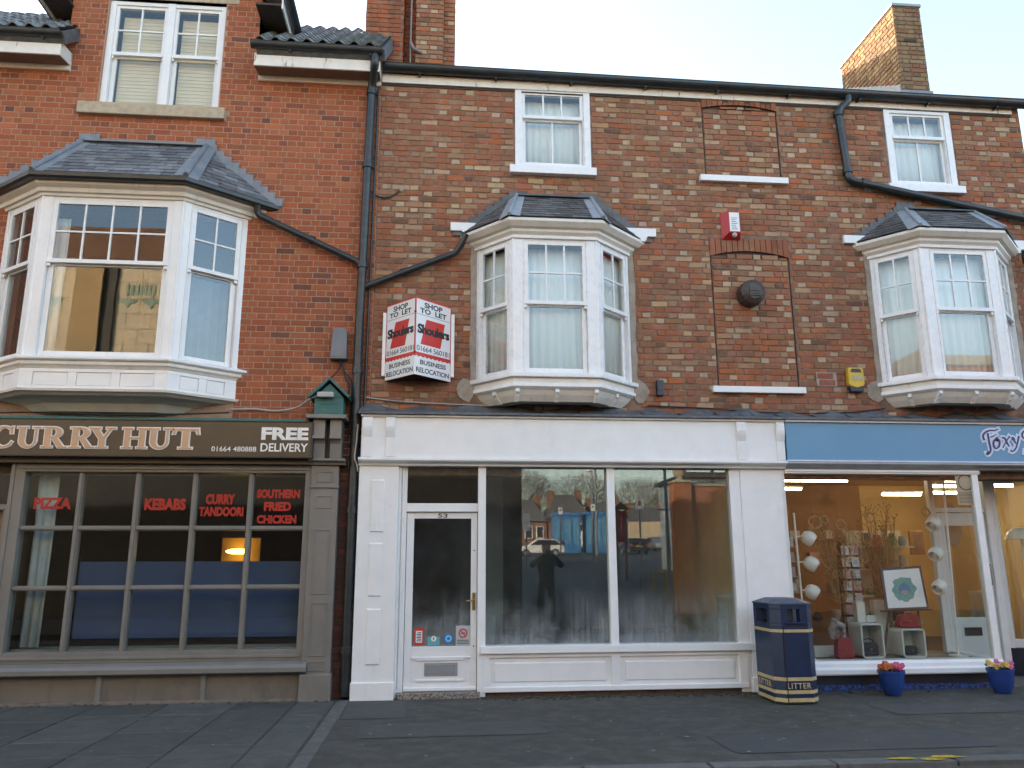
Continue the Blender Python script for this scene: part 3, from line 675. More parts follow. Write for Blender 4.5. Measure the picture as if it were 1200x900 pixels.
# shell of the terrace
sh = MB(); sh.box(-.96, -.66, .3, 8.4, -.1, 7.55).box(7.62, 7.92, .281, 8.4, 3.1, 7.55).box(-.66, 7.62, 8.1, 8.4, -.1, 7.55).box(9.5, 9.7, -.02, 8.4, -.1, 3.1).box(7.62, 9.5, 8.1, 8.4, -.1, 3.1).box(7.921, 9.7, -.02, 8.4, 3.1005, 3.3)
sh.prism([(7.0, 7.5), (7.9, 7.5), (7.9, 7.52), (7.0, 7.52)], 0.3, 8.2)
sh.xprism([(.05, 7.55), (8.35, 7.55), (4.2, 10.1)], 7.66, 7.92); sh.xprism([(.05, 7.55), (8.35, 7.55), (4.2, 10.1)], -.9, -.66)
sh.obj('shell_walls', MORTAR_BROWN, brown)
MB().box(-.66, 7.62, .3, 8.1, 2.9, 3.1).box(-.66, 7.62, .3, 8.1, 5.62, 5.8).box(-.66, 7.62, .3, 8.1, 7.46, 7.54).box(-.66, 7.62, 2.6, 2.7, 3.1, 5.62).box(-.66, 7.62, 2.6, 2.7, 5.8, 7.46).obj('upper_floors', INNER, brown)

def brick_stack(parent_b, name, x0, x1, y0, y1, z0, z1, pal, top_x=None, label=None):
    """a chimney stack with brick courses on its front and both flanks"""
    c = MB().box(x0+.008, x1-.008, y0+.008, y1-.008, z0, z1); o = c.obj(name, MORTAR_BROWN, parent_b)
    if label: o['label'] = label
    m = MB(); m.c = (0, 0, 0); z = z0; r = 0
    while z < z1-.02:
        h = min(.075, z1-z)
        for (a, b, M, flip) in ((x0, x1, lambda x, zz: Matrix.Translation((x, y0+.008, zz)), 0), (y0, y1, lambda y, zz: Matrix.Translation((x0+.008, y, zz)) @ Matrix.Rotation(R(-90), 4, 'Z'), 1), (y0, y1, lambda y, zz: Matrix.Translation((x1-.008, y, zz)) @ Matrix.Rotation(R(90), 4, 'Z'), 1)):
            for (x, zz, bw_, bh, hd) in course_bricks(a, b, z+h/2, h, [], (.225, .112), .17 if (r+flip) % 2 else .02, .011, .003):
                m.M = M(x, zz); m.c = pick(pal, hd); brick_geo(m, bw_, bh, .010+rnd.uniform(-.002, .003))
        z += .075; r += 1
    b = m.obj('brickwork', BR_M, o, fix=False); b['kind'] = 'stuff'; return o
ch = brick_stack(brown, 'chimney', 6.95, 7.40, 1.0, 2.62, 7.9, 9.88, PAL_STACK, label='tall brick chimney stack, half in sun, above the right eaves')
MB().box(6.93, 7.42, .98, 2.64, 9.88, 9.93).obj('capping', LEADPALE, ch, bevel=.01)
MB().box(7.08, 7.27, .985, 1.0, 9.25, 9.30).obj('stack_recess', MORTAR_DARK, ch)
fl = MB()
for i in range(13):
    y = 1.0+i*.12; z = 7.60+(y+.1)*.609; fl.xprism([(y, z), (y+.13, z+.08), (y+.13, z+.30), (y+.02, z+.25)], 6.925, 6.945)
fl.box(6.925, 7.42, .97, .985, 8.2, 8.40); fl.obj('stepped_flashing', LEAD, ch)
ch2 = brick_stack(brown, 'chimney', -.42, -.02, 1.0, 1.9, 7.9, 10.8, PAL_BROWN, label='dull brown brick chimney stack nearest the white shop eaves')
brick_stack(brown, 'chimney_shoulder', -.598, -.422, 1.3, 1.85, 7.9, 10.8, PAL_RED)
brick_stack(brown, 'chimney_shoulder', -.02, .15, 1.14, 1.8, 7.9, 10.8, PAL_BROWN)
MB().box(-.5, .2, .95, .99, 8.15, 8.33).obj('flashing', LEADPALE, ch2, bevel=.003)
# bent rainwater pipe on the right, and the short pipes off the bays
def pipe(pts, r, parent, name='drainpipe', clips=()):
    p = [Vector(q) for q in pts]; out = [p[0]]
    for i in range(1, len(p)-1):
        a = (p[i-1]-p[i]); b = (p[i+1]-p[i]); k = min(.07, a.length*.4, b.length*.4)
        for t in (0, .25, .5, .75, 1):
            q = (p[i]+a.normalized()*k)*(1-t)**2+p[i]*2*t*(1-t)+(p[i]+b.normalized()*k)*t*t; out.append(q)
    out.append(p[-1]); o = MB().tube(out, r, 14).obj(name, GUTTER, parent, smooth=True)
    for c, h in clips:
        c = Vector(c); MB().tube([c-Vector(h)*.03, c+Vector(h)*.03], r*1.28, 14).obj('pipe_collar', GUTTER, o, smooth=True)
    return o
pipe([(5.40, -.11, 7.54), (5.40, -.11, 7.44), (5.25, -.085, 7.29), (5.31, -.085, 6.29), (7.3, -.085, 5.92), (7.9, -.085, 5.81)], .05, brown, clips=[((5.25, -.085, 7.25), (0, 0, 1)), ((5.302, -.085, 6.42), (0, 0, 1)), ((5.5, -.085, 6.255), (.98, 0, -.185))])
pipe([(.30, -.16, 5.32), (.25, -.13, 5.20), (.18, -.09, 5.10), (-.93, -.075, 4.625)], .038, brown, clips=[((-.45, -.083, 4.83), (.92, 0, .39))])
pipe([(7.55, -.18, 5.36), (7.6, -.1, 5.2), (7.85, -.09, 5.08)], .038, brown)

# ------------------------------------------------------------ the red brick building on the left
redb = thing('red_brick_house', 'orange red brick house with a tall wall dormer over the curry takeaway', 'building', (-3.3, 0, 0))
ropen = [(-4.235, -2.80, 6.93, 8.44), (-5.0, -2.40, 3.62, 5.55)]
wall_with_openings(-6.2, -.801, 0, .28, 2.4, 7.62, ropen).obj('wall', MORTAR_RED, redb)
wall_with_openings(-4.68, -2.36, 0, .28, 7.62, 9.25, [(-4.235, -2.80, 6.93, 8.44)]).obj('dormer_wall', MORTAR_RED, redb)
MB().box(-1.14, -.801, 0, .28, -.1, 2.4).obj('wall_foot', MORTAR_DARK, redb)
l = []; z = 2.95; r = 0
ro2 = [(-4.245, -2.79, 6.80, 8.44), (-5.06, -2.35, 3.0, 5.62)]
while z < 7.46:
    hd = r % 2; l += course_bricks(-6.2, -.80, z+.0375, .075, ro2+[(-4.46, -2.69, 6.77, 6.9)], (.1125,) if hd else (.225,), .056 if not hd else 0, .0095, .0012); z += .075; r += 1
while z < 9.2:
    hd = r % 2; l += course_bricks(-4.68, -2.36, z+.0375, .075, [(-4.245, -2.79, 6.80, 8.6)], (.1125,) if hd else (.225,), .056 if not hd else 0, .0095, .0012); z += .075; r += 1
brickwork(redb, l, PAL_RED, BRR_P, BRR_M, 300, mod=.0012, pro=.0035)
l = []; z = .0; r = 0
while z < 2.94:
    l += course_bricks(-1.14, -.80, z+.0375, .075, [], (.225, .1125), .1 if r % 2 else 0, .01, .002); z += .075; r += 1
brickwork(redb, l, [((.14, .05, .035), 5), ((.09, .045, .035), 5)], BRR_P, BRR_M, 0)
for sx in (-4.68, -2.37):
    s = MB(); s.box(sx, sx+.01, .0, 2.4, 7.5, 8.3); s.obj('dormer_cheek', pm('cheek_brick', (.2, .075, .05), (.14, .06, .045), 20, rough=.9, bump=.4), redb)
# twin sash
fb = MB(); lights = []; M = frame(-4.235, .05, 0); fb.M = M
fb.box(0, .07, -.02, .1, 6.93, 8.42).box(1.375, 1.435, -.02, .1, 6.93, 8.42).box(.705, .80, -.025, .1, 6.93, 8.42).box(.07, .705, -.018, .1, 8.37, 8.42).box(.80, 1.375, -.018, .1, 8.37, 8.42)
fb.box(.07, .705, -.01, .1, 6.93, 6.965).box(.80, 1.375, -.01, .1, 6.93, 6.965)
sash(fb, M, .07, .705, 6.965, 8.37, 7.69, 2, 2, lights, 1, .04, GLASS, True, .03); sash(fb, M, .80, 1.375, 6.965, 8.37, 7.69, 2, 2, lights, 1, .04, GLASS, True, .03)
tw = fb.obj('window', WHITE, redb, bevel=.003); add_panes(lights, tw)
MB().box(-4.445, -2.70, -.07, .1, 6.775, 6.9295).obj('sill', STONE, tw, bevel=.008)
MB().box(-4.40, -2.64, -.012, .1, 8.44, 8.60).obj('lintel', STONE, redb, bevel=.006)
for i, x in enumerate((.1, .83)):
    bl_ = MB(frame(-4.235, .05, 0)); bl_.box(x+.02, x+.55, .14, .143, 6.97, 8.3)
    for k in range(26): bl_.box(x+.021, x+.549, .134, .1395, 6.99+k*.05, 6.992+k*.05)
    tag(bl_.obj('roller_blind', BLIND), f'cream blind drawn down in the {"left" if not i else "right"} half of the tall dormer window', 'blind')
# left bay
ROOF_OLD = dict(style='old', out=.19, z=5.675, ty=-.07, tz=6.37, tx0=-4.30, tx1=-2.87, gauge=.088, roll=.03, lead=LEAD, lead2=LEAD, apron=.03, step=.10)
bw, fc, (wl, bl, br, wr) = bay(redb, 'large old canted bay window with a grey slate roof above the curry sign', -5.09, -4.475, -2.945, -2.33, .475, 3.615, 5.47, 4.715, (.11, .10), (.06, .10), .055, WHITE, ROOF_OLD, SLATE, True, None, GLASSOLD, bars=(4, 2, 1))
gm_ = MB().sweep([(-5.09, 0), (-4.475, -.475), (-2.945, -.475), (-2.33, 0)], [(.13, 5.60), (.20, 5.60), (.225, 5.62), (.23, 5.665), (.215, 5.665), (.20, 5.625), (.13, 5.625)])
gm_.obj('gutter', GUTTER, bw, bevel=.003)
curtain('curtain', fc[1][0], .02, .22, 3.7, 5.3, .22, 'pale curtain at the left edge of the large old bay window', 'curtain')
curtain('curtain', fc[2][0], .1, .72, 3.68, 4.7, .3, 'grey net curtain in the right side light of the large old bay window', 'curtain', mat=pm('grey_net', (.20, .185, .215), rough=.9, bump=.1))
pipe([(-2.2, -.14, 5.61), (-2.2, -.10, 5.50), (-1.0, -.085, 4.95), (-.955, -.085, 4.90)], .04, redb, clips=[((-1.55, -.09, 5.205), (.9, 0, -.42))])
# eaves boxes
def eaves(x0, x1):
    MB().xprism([(-.30, 7.385), (-.30, 7.56), (.02, 7.60), (.02, 7.44), (-.04, 7.425)], x0, x1).obj('eaves_box', PEEL, redb, bevel=.004)
    MB().xprism([(-.29, 7.3845), (-.29, 7.378), (-.045, 7.415), (-.045, 7.424)], x0+.005, x1-.005).obj('soffit', pm('weathered_wood', (.28, .21, .15), (.2, .15, .11), 8, rough=.9, bump=.4, stretch=(1, 5, 5)), redb)
    MB().xprism([(-.045, 7.36), (-.035, 7.35), (.0, 7.35), (.0, 7.43), (-.045, 7.414)], x0, x1).obj('bed_moulding', OLDWHITE, redb)
    gutter(x0-.03, x1+.03, -.365, 7.635, .06, redb, 0)
eaves(-2.33, -.80); eaves(-6.2, -4.60)
def tiled(x0, x1, y0, z0, y1, z1, name):
    u = Vector((0, y1-y0, z1-z0)); L = u.length; u.normalize(); nr = Vector((0, -u.z, u.y))
    base = MB(); base.add([(x0, y0, z0-.02), (x1, y0, z0-.02), (x1, y1, z1-.02), (x0, y1, z1-.02), (x0, y0+.1, z0-.12), (x1, y0+.1, z0-.12), (x1, y1+.1, z1-.12), (x0, y1+.1, z1-.12)], [(0, 1, 2, 3), (7, 6, 5, 4), (0, 4, 5, 1), (1, 5, 6, 2), (2, 6, 7, 3), (3, 7, 4, 0)])
    rr = base.obj(name, LEADDARK, redb)
    W, G = .19, .21
    if 'pantile' not in BME:
        prof = [(i/8*W, .030*math.sin(i/8*2*math.pi)*(1 if i < 4 else .55)) for i in range(9)]
        t = MB(); vs = []
        for (v, h) in ((-.01, .034), (G*1.3, .008)):
            for (a, b) in prof: vs.append((a, v, b+h))
        for (v, h) in ((-.01, .018), (G*1.3, -.004)):
            for (a, b) in prof: vs.append((a, v, b+h))
        n = 9; t.add(vs, [(i, i+1, n+i+1, n+i) for i in range(8)]+[(2*n+i, 3*n+i, 3*n+i+1, 2*n+i+1) for i in range(8)]+[(i, 2*n+i, 2*n+i+1, i+1) for i in range(8)])
        me = t.mesh('roof_tile', True); me.materials.append(TILE); BME['pantile'] = me
    rot = Matrix((Vector((1, 0, 0)), u, nr)).transposed().to_4x4()
    for j in range(int(L/G)+1):
        for i in range(int((x1-x0)/W+.5)):
            o = link('roof_tile', BME['pantile'], rr); p = Vector((x0+i*W+(.0), y0, z0))+u*(j*G)+nr*.005
            o.matrix_local = Matrix.Translation(p) @ rot @ Matrix.Rotation(R(rnd.uniform(-1, 1)), 4, 'Y')
tiled(-2.30, -.74, -.40, 7.65, 1.55, 9.27, 'roof'); tiled(-6.3, -4.55, -.40, 7.65, 1.0, 8.82, 'roof')
# dormer gable roof
for sx, ex in ((1, -2.03), (-1, -5.0)):
    q = [(ex, 8.36), (-3.52, 9.45), (-3.52, 9.60), (ex, 8.50)]
    MB().prism(q, -.28, 2.6).obj('dormer_roof', SLATE2, redb)
    MB().box(min(ex, ex-sx*.02), max(ex, ex-sx*.02), -.27, 1.2, 8.22, 8.40).obj('dormer_fascia', PEEL, redb)
    MB().tube([(ex+sx*.07, -.3, 8.38), (ex+sx*.07, 1.2, 8.36)], .055, 12).obj('dormer_gutter', GUTTER, redb, smooth=True)
    MB().box(min(ex-sx*.02, ex-sx*.34), max(ex-sx*.02, ex-sx*.34), -.27, 1.2, 8.26, 8.29).obj('dormer_soffit', MORTAR_DARK, redb)  # eaves shade put into the soffit's near-black colour
cha = brick_stack(redb, 'chimney', -1.14, -.60, 1.0, 1.9, 8.0, 10.8, PAL_RED, label='red brick chimney stack rising behind the black gutter')
MB().tube([(-.49, 1.02, 8.2), (-.49, 1.02, 10.8)], .012, 8).obj('flue_pipe', pm('pale_pipe', (.22, .2, .19), rough=.6), cha, smooth=True)
for z in (8.75, 10.05): MB().tube([(-.49, 1.0, z), (-.44, .97, z-.12), (-.33, .98, z-.17)], .025, 8).obj('flue_bracket', pm('pale_pipe', (.2,)*3), cha, smooth=True)
# shell
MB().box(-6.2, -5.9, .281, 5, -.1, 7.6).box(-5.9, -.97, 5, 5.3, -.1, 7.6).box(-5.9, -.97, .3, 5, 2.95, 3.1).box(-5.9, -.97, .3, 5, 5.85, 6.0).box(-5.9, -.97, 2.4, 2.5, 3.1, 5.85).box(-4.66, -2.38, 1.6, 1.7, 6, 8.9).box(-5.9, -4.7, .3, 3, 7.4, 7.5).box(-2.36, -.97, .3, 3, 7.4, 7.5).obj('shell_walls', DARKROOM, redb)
# unseen main roof and left neighbour house, added to cast shade across the street
lapped_roof('roof', -6.2, -.95, 1.5, 9.0, 4.5, 9.3, redb, SLATE2, 12); lapped_roof('roof', -6.2, -.95, 8.5, 7.6, 4.5, 9.3, redb, SLATE2, 20)
nbh = thing('shade_neighbour_house', 'unseen red brick neighbour house with a slate roof, added further left for its shade', 'house', (-15, 0, 0))
MB().box(-26, -6.21, .0, 8.4, -.1, 7.58).obj('wall', BR_P, nbh).color = (.28, .11, .065, 1)
lapped_roof('roof', -26, -6.21, -.15, 7.6, 4.2, 9.0, nbh, SLATE2, 26); lapped_roof('roof', -26, -6.21, 8.55, 7.6, 4.2, 9.0, nbh, SLATE2, 26)
MB().xprism([(.1, 7.59), (8.3, 7.59), (4.2, 8.9)], -6.4, -6.22).obj('gable', BR_P, nbh).color = (.28, .11, .065, 1)
l = []; z = .0; r = 0
while z < 7.5:
    l += course_bricks(-11.5, -6.21, z+.0375, .075, [(-10.2, -9.1, 3.9, 5.3), (-10.2, -9.1, 6.0, 7.4)], (.225, .1125), .1 if r % 2 else 0, .01, .0015); z += .075; r += 1
brickwork(nbh, l, PAL_RED, BRR_P, BRR_M, 0, pro=.004)
for k in range(4):
    for z in (3.9, 6.0): MB().box(-24+k*4.6, -22.9+k*4.6, -.03, .02, z, z+1.4).obj('window', WHITE, nbh)
# main downpipe between the two houses
dp = pipe([(-.86, -.34, 7.58), (-.86, -.34, 7.46), (-.905, -.12, 7.28), (-.945, -.085, 4.2), (-.945, -.085, .03)], .052, redb)
for z in (7.2, 6.2, 4.9, 3.6, 2.0, .5): MB().tube([(-.905-.04*min(1, (7.28-z)/3.08), -.12+.035*min(1, (7.28-z)/3.08), z-.035), (-.905-.04*min(1, (7.28-z)/3.08), -.12+.035*min(1, (7.28-z)/3.08), z+.035)], .066, 14).obj('pipe_collar', GUTTER, dp, smooth=True)
pipe([(-.83, -.03, 7.3), (-.855, -.03, 3.3), (-.90, -.03, .15)], .014, redb, 'cable_conduit')
# ------------------------------------------------------------ white shopfront, number 53
wf = thing('white_shopfront', 'white painted wooden shopfront with steamed windows and door 53', 'shopfront', (1.6, -.1, 0))
def panel_strip(par, mat, x0, x1, zs, y):
    for a, b in zs:
        MB().xprism([(y-.012, a), (y-.012, b), (y, b+.012), (y+.004, b+.012), (y+.004, a-.012), (y, a-.012)], x0, x1).obj('pilaster_panel', mat, par, bevel=.004)
pl = MB().box(-.875, -.43, -.15, -.001, .0, 2.485).obj('pilaster', WHITE, wf, bevel=.005)
MB().box(-.885, -.422, -.172, -.02, -.02, .175).obj('plinth', WHITE, pl, bevel=.008)
panel_strip(pl, WHITE, -.73, -.59, [(.36, .92), (1.07, 1.62), (1.76, 2.32)], -.15)
pr = MB().box(3.555, 4.10, -.12, -.001, .0, 2.485).obj('pilaster', WHITE, wf, bevel=.005)
MB().box(3.545, 4.11, -.14, -.02, -.02, .16).obj('plinth', WHITE, pr, bevel=.008)
MB().box(-.43, -.335, -.075, .0, -.0, 2.515).box(-.43, -.40, -.10, -.0755, .0, 2.515).box(-.39, -.375, -.095, -.0755, .1, 2.515).obj('door_frame', WHITE, wf, bevel=.004)
MB().box(-.335, .468, -.075, .02, 1.98, 2.075).obj('transom', WHITE, wf, bevel=.004); MB().box(-.335, .468, -.07, .02, 2.495, 2.53).obj('door_head', WHITE, wf, bevel=.004)
MB().box(-.3355, .469, -.04, -.036, 2.075, 2.495).obj('pane', GLASSSHOP, wf, fix=False)
MB().box(.468, .556, -.12, .02, .0, 2.515).obj('mullion', WHITE, wf, bevel=.004)
sf = MB().box(1.957, 2.047, -.12, .0, .525, 2.515).box(3.425, 3.555, -.11, .0, .0, 2.515).box(.556, 3.425, -.10, .0, 2.505, 2.53).obj('window_frame', WHITE, wf, bevel=.005)
MB().box(.556, 1.957, -.052, -.046, .52, 2.51).obj('pane', GLASSFOG, wf, fix=False); MB().box(2.047, 3.425, -.052, -.046, .52, 2.51).obj('pane', GLASSFOG, wf, fix=False)
MB().box(.50, 3.56, -.165, .05, .445, .527).obj('sill', WHITE, wf, bevel=.008)
MB().box(.53, 3.50, -.10, .0, .05, .444).obj('stall_riser', WHITE, wf)
sr = MB()
for a, b in ((.53, .60), (1.95, 2.05), (3.41, 3.50)): sr.box(a, b, -.125, -.0995, .10, .4435)
for a, b in ((.60, 1.95), (2.05, 3.41)): sr.box(a, b, -.124, -.0995, .40, .4435)
sr.obj('stall_rail', WHITE, wf, bevel=.003)
MB().box(.53, 3.50, -.135, -.0, .045, .0995).obj('skirting', WHITE, wf, bevel=.008)
for a, b in ((.66, 1.89), (2.11, 3.35)): MB().xprism([(-.10, .14), (-.112, .155), (-.112, .335), (-.10, .35), (-.09, .35), (-.09, .14)], a, b).obj('riser_panel', WHITE, wf, bevel=.004)
MB().box(-.40, 4.15, -.09, .05, -.05, .044).obj('plinth_course', pm('dirty_brick_base', (.11, .06, .04), (.05, .04, .035), 18, rough=.95, bump=.6), wf)
MB().box(-.40, .50, -.15, -.02, -.03, .058).obj('doorstep', GRANITE, wf, bevel=.01)
# fascia
fa = MB().box(-.86, 4.09, -.22, -.03, 2.575, 3.035).obj('fascia', WHITE, wf, bevel=.004)
MB().box(-.87, 4.09, -.255, -.02, 3.0355, 3.06).obj('fascia_capping', WHITE, fa, bevel=.004)
MB().xprism([(-.02, 2.487), (-.17, 2.487), (-.18, 2.51), (-.23, 2.53), (-.245, 2.545), (-.245, 2.574), (-.02, 2.574)], -.885, 4.10).obj('fascia_moulding', WHITE, fa, bevel=.003)
for x0, x1 in ((-.85, -.735), (-.59, -.48), (3.50, 3.615), (3.985, 4.085)):
    q = [(-.2, 3.03), (-.252, 3.03), (-.262, 3.0), (-.262, 2.92), (-.256, 2.88), (-.243, 2.83), (-.234, 2.80), (-.231, 2.58), (-.2, 2.58)]
    MB().xprism(q, x0, x1).obj('console_bracket', WHITE, fa, bevel=.005)
m = MB(); n = 60; pts = []
for i in range(n+1):
    x = -.90+9.0*i/n; pts.append((x, 3.20+.03*math.sin(i*1.7)+.018*math.sin(i*.61+2)))
m2 = MB()
for i in range(n):
    (a, za), (b, zb) = pts[i], pts[i+1]; k = .01*math.sin(i*2.3)
    m2.add([(a, -.012, za), (b, -.012, zb), (b, -.13, 3.135+k), (a, -.13, 3.135+k), (a, -.29, 3.085), (b, -.29, 3.085), (a, -.292, 3.0605), (b, -.292, 3.0605)], [(0, 3, 2, 1), (3, 4, 5, 2), (4, 6, 7, 5)])
lf = m2.obj('lead_flashing', LEADDARK, wf, fix=False)
# door
dr = MB(); dr.box(-.33, -.25, -.035, .01, .062, 1.975).box(.395, .463, -.035, .01, .062, 1.975).box(-.25, .395, -.034, .009, 1.905, 1.975).box(-.25, .395, -.034, .009, .062, .52)
door = dr.obj('door', WHITE, wf, bevel=.004)
MB().box(-.252, .397, -.016, -.011, .515, 1.91).obj('pane', GLASSFOG, door, fix=False)
MB().xprism([(-.034, .39), (-.05, .395), (-.05, .41), (-.034, .415)], -.25, .40).obj('door_moulding', WHITE, door, bevel=.002)
for z in (.17, .385): MB().box(-.20, .32, -.05, -.034, z-.012, z+.008).obj('door_moulding', WHITE, door, bevel=.003)
MB().box(-.33, .463, -.075, -.034, .062, .10).obj('weather_bar', WHITE, door, bevel=.008)
lp = MB().box(-.105, .257, -.046, -.033, .215, .35).obj('letter_plate', STEEL, door, bevel=.003); MB().box(-.08, .232, -.05, -.0455, .235, .33).obj('letter_flap', pm('flap_grey', (.33, .35, .37), rough=.35, metal=.4), door, bevel=.002)
hd = MB().box(.412, .446, -.048, -.034, .90, 1.09).obj('door_handle', BRASS, door, bevel=.004)
MB().tube([(.43, -.05, 1.01), (.43, -.09, 1.01), (.42, -.095, 1.01), (.345, -.09, 1.0)], .009, 8).obj('handle_lever', BRASS, door, smooth=True)
for z in (1.55, .52): MB().lathe([(0, -.004), (.008, -.004), (.008, 0), (0, 0)], (.43, -.035, z), 10, axis='y').obj('lock', INK, door)
text('number', '53', .015, .125, 1.915, 1.963, -.0345, pm('gilt_number', (.10, .075, .03), rough=.35), door, bold=.02)
def sticker(x0, x1, z0, z1, mat): return MB().box(x0, x1, -.0185, -.0165, z0, z1).obj('sticker', mat, door)
s = sticker(-.222, -.118, .53, .72, pm('sticker_red', (.55, .05, .03), rough=.4)); s['label'] = 'red edged notice sticker'
MB().box(-.205, -.135, -.0205, -.0186, .56, .685).obj('sticker_paper', SIGNWHITE, door)
for k in range(6): MB().box(-.197+.01*(k % 2), -.145, -.0212, -.0206, .575+k*.017, .584+k*.017).obj('print_line', INK if k % 3 else NAVY, door)
s = sticker(-.075, .055, .528, .62, pm('sticker_teal', (.13, .40, .42), rough=.4)); s['label'] = 'teal sticker with a white disc'
MB().lathe([(0, -.003), (.03, -.003), (.03, 0), (0, 0)], (-.008, -.019, .60), 18, axis='y').obj('sticker_disc', SIGNWHITE, door); MB().box(-.014, -.003, -.0235, -.0225, .585, .615).obj('print_mark', INK, door)
s = MB().lathe([(0, -.003), (.055, -.003), (.055, 0), (0, 0)], (.155, -.0165, .60), 24, axis='y').obj('sticker', pm('sticker_blue', (.03, .18, .48), rough=.4), door); s['label'] = 'round blue sticker'
MB().lathe([(.018, -.002), (.036, -.002), (.036, 0), (.018, 0)], (.155, -.02, .60), 20, axis='y').obj('print_mark', pm('sticker_sky', (.3, .6, .85), rough=.4), door)
s = sticker(.235, .392, .525, .735, pm('sticker_grey', (.50, .52, .53), rough=.4)); s['label'] = 'grey no smoking sticker'
rg = MB().lathe([(.036, -.0015), (.05, -.0015), (.05, 0), (.036, 0)], (.313, -.019, .655), 24, axis='y'); rg.prism([(.283, .683), (.29, .69), (.343, .627), (.336, .62)], -.0208, -.019); rg.obj('no_smoking_ring', REDSIGN, door)
MB().box(.288, .338, -.0198, -.0187, .65, .66).obj('print_mark', INK, door)
for k in range(3): MB().box(.25, .378, -.0195, -.0187, .54+k*.018, .548+k*.018).obj('print_line', INK, door)
# interior of number 53
rm = thing('empty_shop_room', 'dim empty shop interior behind the steamed windows of number 53', 'room', (1.6, 1.5, 0)); rm['kind'] = 'structure'
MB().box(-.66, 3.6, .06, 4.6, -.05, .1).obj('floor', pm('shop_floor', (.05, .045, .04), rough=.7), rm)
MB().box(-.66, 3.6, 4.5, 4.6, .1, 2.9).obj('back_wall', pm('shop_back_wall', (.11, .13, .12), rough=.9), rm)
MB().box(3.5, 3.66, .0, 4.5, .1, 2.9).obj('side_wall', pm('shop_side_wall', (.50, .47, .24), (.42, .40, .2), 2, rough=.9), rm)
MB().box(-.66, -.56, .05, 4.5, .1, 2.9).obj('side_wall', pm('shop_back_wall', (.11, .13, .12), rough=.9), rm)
MB().box(.50, .56, .3, 2.4, .1, 2.9).box(.56, .95, 2.3, 2.4, .1, 2.9).obj('partition', pm('shop_partition', (.27, .30, .27), (.22, .25, .23), 2, rough=.9), rm)
MB().box(.556, 3.42, .06, .45, .1, .46).obj('window_bed', pm('window_bed', (.30, .30, .28), rough=.8), rm)

# ------------------------------------------------------------ curry takeaway shopfront
cf = thing('curry_shopfront', 'taupe painted shopfront with a grid of square panes under the curry sign', 'shopfront', (-3, -.1, 0))
fr = MB(); X0, X1 = -4.455, -1.47
fr.box(-4.56, -4.455, -.12, .02, .395, 2.49).box(-4.60, -4.56, -.13, .02, .0, 2.49).box(-1.47, -1.40, -.12, .02, .395, 2.49).box(-4.455, -1.47, -.119, .02, 2.395, 2.489).box(-4.455, -1.47, -.118, .02, .405, .52)
fr.box(-4.52, -1.43, -.135, -.1205, 2.43, 2.455).box(-4.475, -1.455, -.128, -.1195, 2.40, 2.415).box(-4.52, -1.43, -.132, -.1185, .44, .47)
fw = fr.obj('window_frame', GREYPAINT, cf, bevel=.005)
fb = MB(); mul = [-3.88, -3.28, -2.67, -2.065]; hz = [1.165, 1.795]
for x in mul: fb.box(x-.028, x+.028, -.085, .0, .52, 2.395).box(x-.016, x+.016, -.10, -.0855, .52, 2.395)
xs = [X0]+[v for x in mul for v in (x-.028, x+.028)]+[X1]
for z in hz:
    for i in range(0, 10, 2): fb.box(xs[i], xs[i+1], -.084, .0, z-.026, z+.026).box(xs[i], xs[i+1], -.099, -.0845, z-.015, z+.015)
fb.obj('glazing_bars', GREYPAINT, fw, bevel=.003)
zs = [.52]+[v for z in hz for v in (z-.026, z+.026)]+[2.395]
for i in range(0, 10, 2):
    for j in range(0, 6, 2): MB().box(xs[i]-.004, xs[i+1]+.004, -.050+.0002*i, -.045+.0002*i, zs[j]-.004, zs[j+1]+.004).obj('pane', GLASSSHOP, fw, fix=False)
MB().xprism([(.0, .285), (-.19, .285), (-.215, .30), (-.215, .345), (-.19, .375), (-.12, .404), (.0, .404)], -4.60, -1.345).obj('sill', GREYPAINT, cf, bevel=.004)
MB().box(-5.3, -1.36, -.10, .02, -.02, .284).obj('stall_riser', GREYDARK, cf)
for x in (-4.5, -3.463, -2.41): MB().tube([(x, -.105, .02), (x, -.105, .283)], .03, 10).obj('riser_post', GREYPAINT, cf, smooth=True)
MB().box(-5.3, -1.37, -.14, .0, -.02, .025).obj('base_course', pm('cement_base', (.20, .17, .14), (.13, .115, .10), 12, rough=.95, bump=.6), cf, bevel=.008)
pl = MB().box(-1.40, -1.10, -.155, .0, -.02, 2.485).obj('pilaster', GREYPAINT, cf, bevel=.005)
MB().box(-1.415, -1.085, -.19, .0, -.02, .27).obj('plinth', GREYPAINT, pl, bevel=.01)
MB().box(-1.41, -1.09, -.175, -.02, 2.235, 2.26).obj('pilaster_band', GREYPAINT, pl, bevel=.003)
for a, b in ((2.31, 2.42), (2.02, 2.15), (1.10, 1.78), (.46, 1.0), (.31, .40)):
    f = MB(); f.box(-1.34, -1.16, -.163, -.154, b-.012, b).box(-1.34, -1.325, -.163, -.154, a, b-.012).box(-1.175, -1.16, -.163, -.154, a, b-.012).box(-1.34, -1.16, -.163, -.154, a-.012, a); f.obj('pilaster_panel', GREYPAINT, pl, bevel=.002)
MB().xprism([(.0, 2.487), (-.19, 2.487), (-.20, 2.51), (-.25, 2.53), (-.25, 2.555), (.0, 2.555)], -1.43, -1.03).obj('pilaster_capital', GREYPAINT, pl, bevel=.003)
for x0, x1 in ((-1.385, -1.255), (-1.20, -1.075)):
    MB().xprism([(.0, 2.9865), (-.30, 2.9865), (-.30, 2.80), (-.325, 2.80), (-.325, 2.765), (-.27, 2.76), (-.25, 2.72), (-.235, 2.556), (.0, 2.556)], x0, x1).obj('console_bracket', GREYPAINT, pl, bevel=.004)
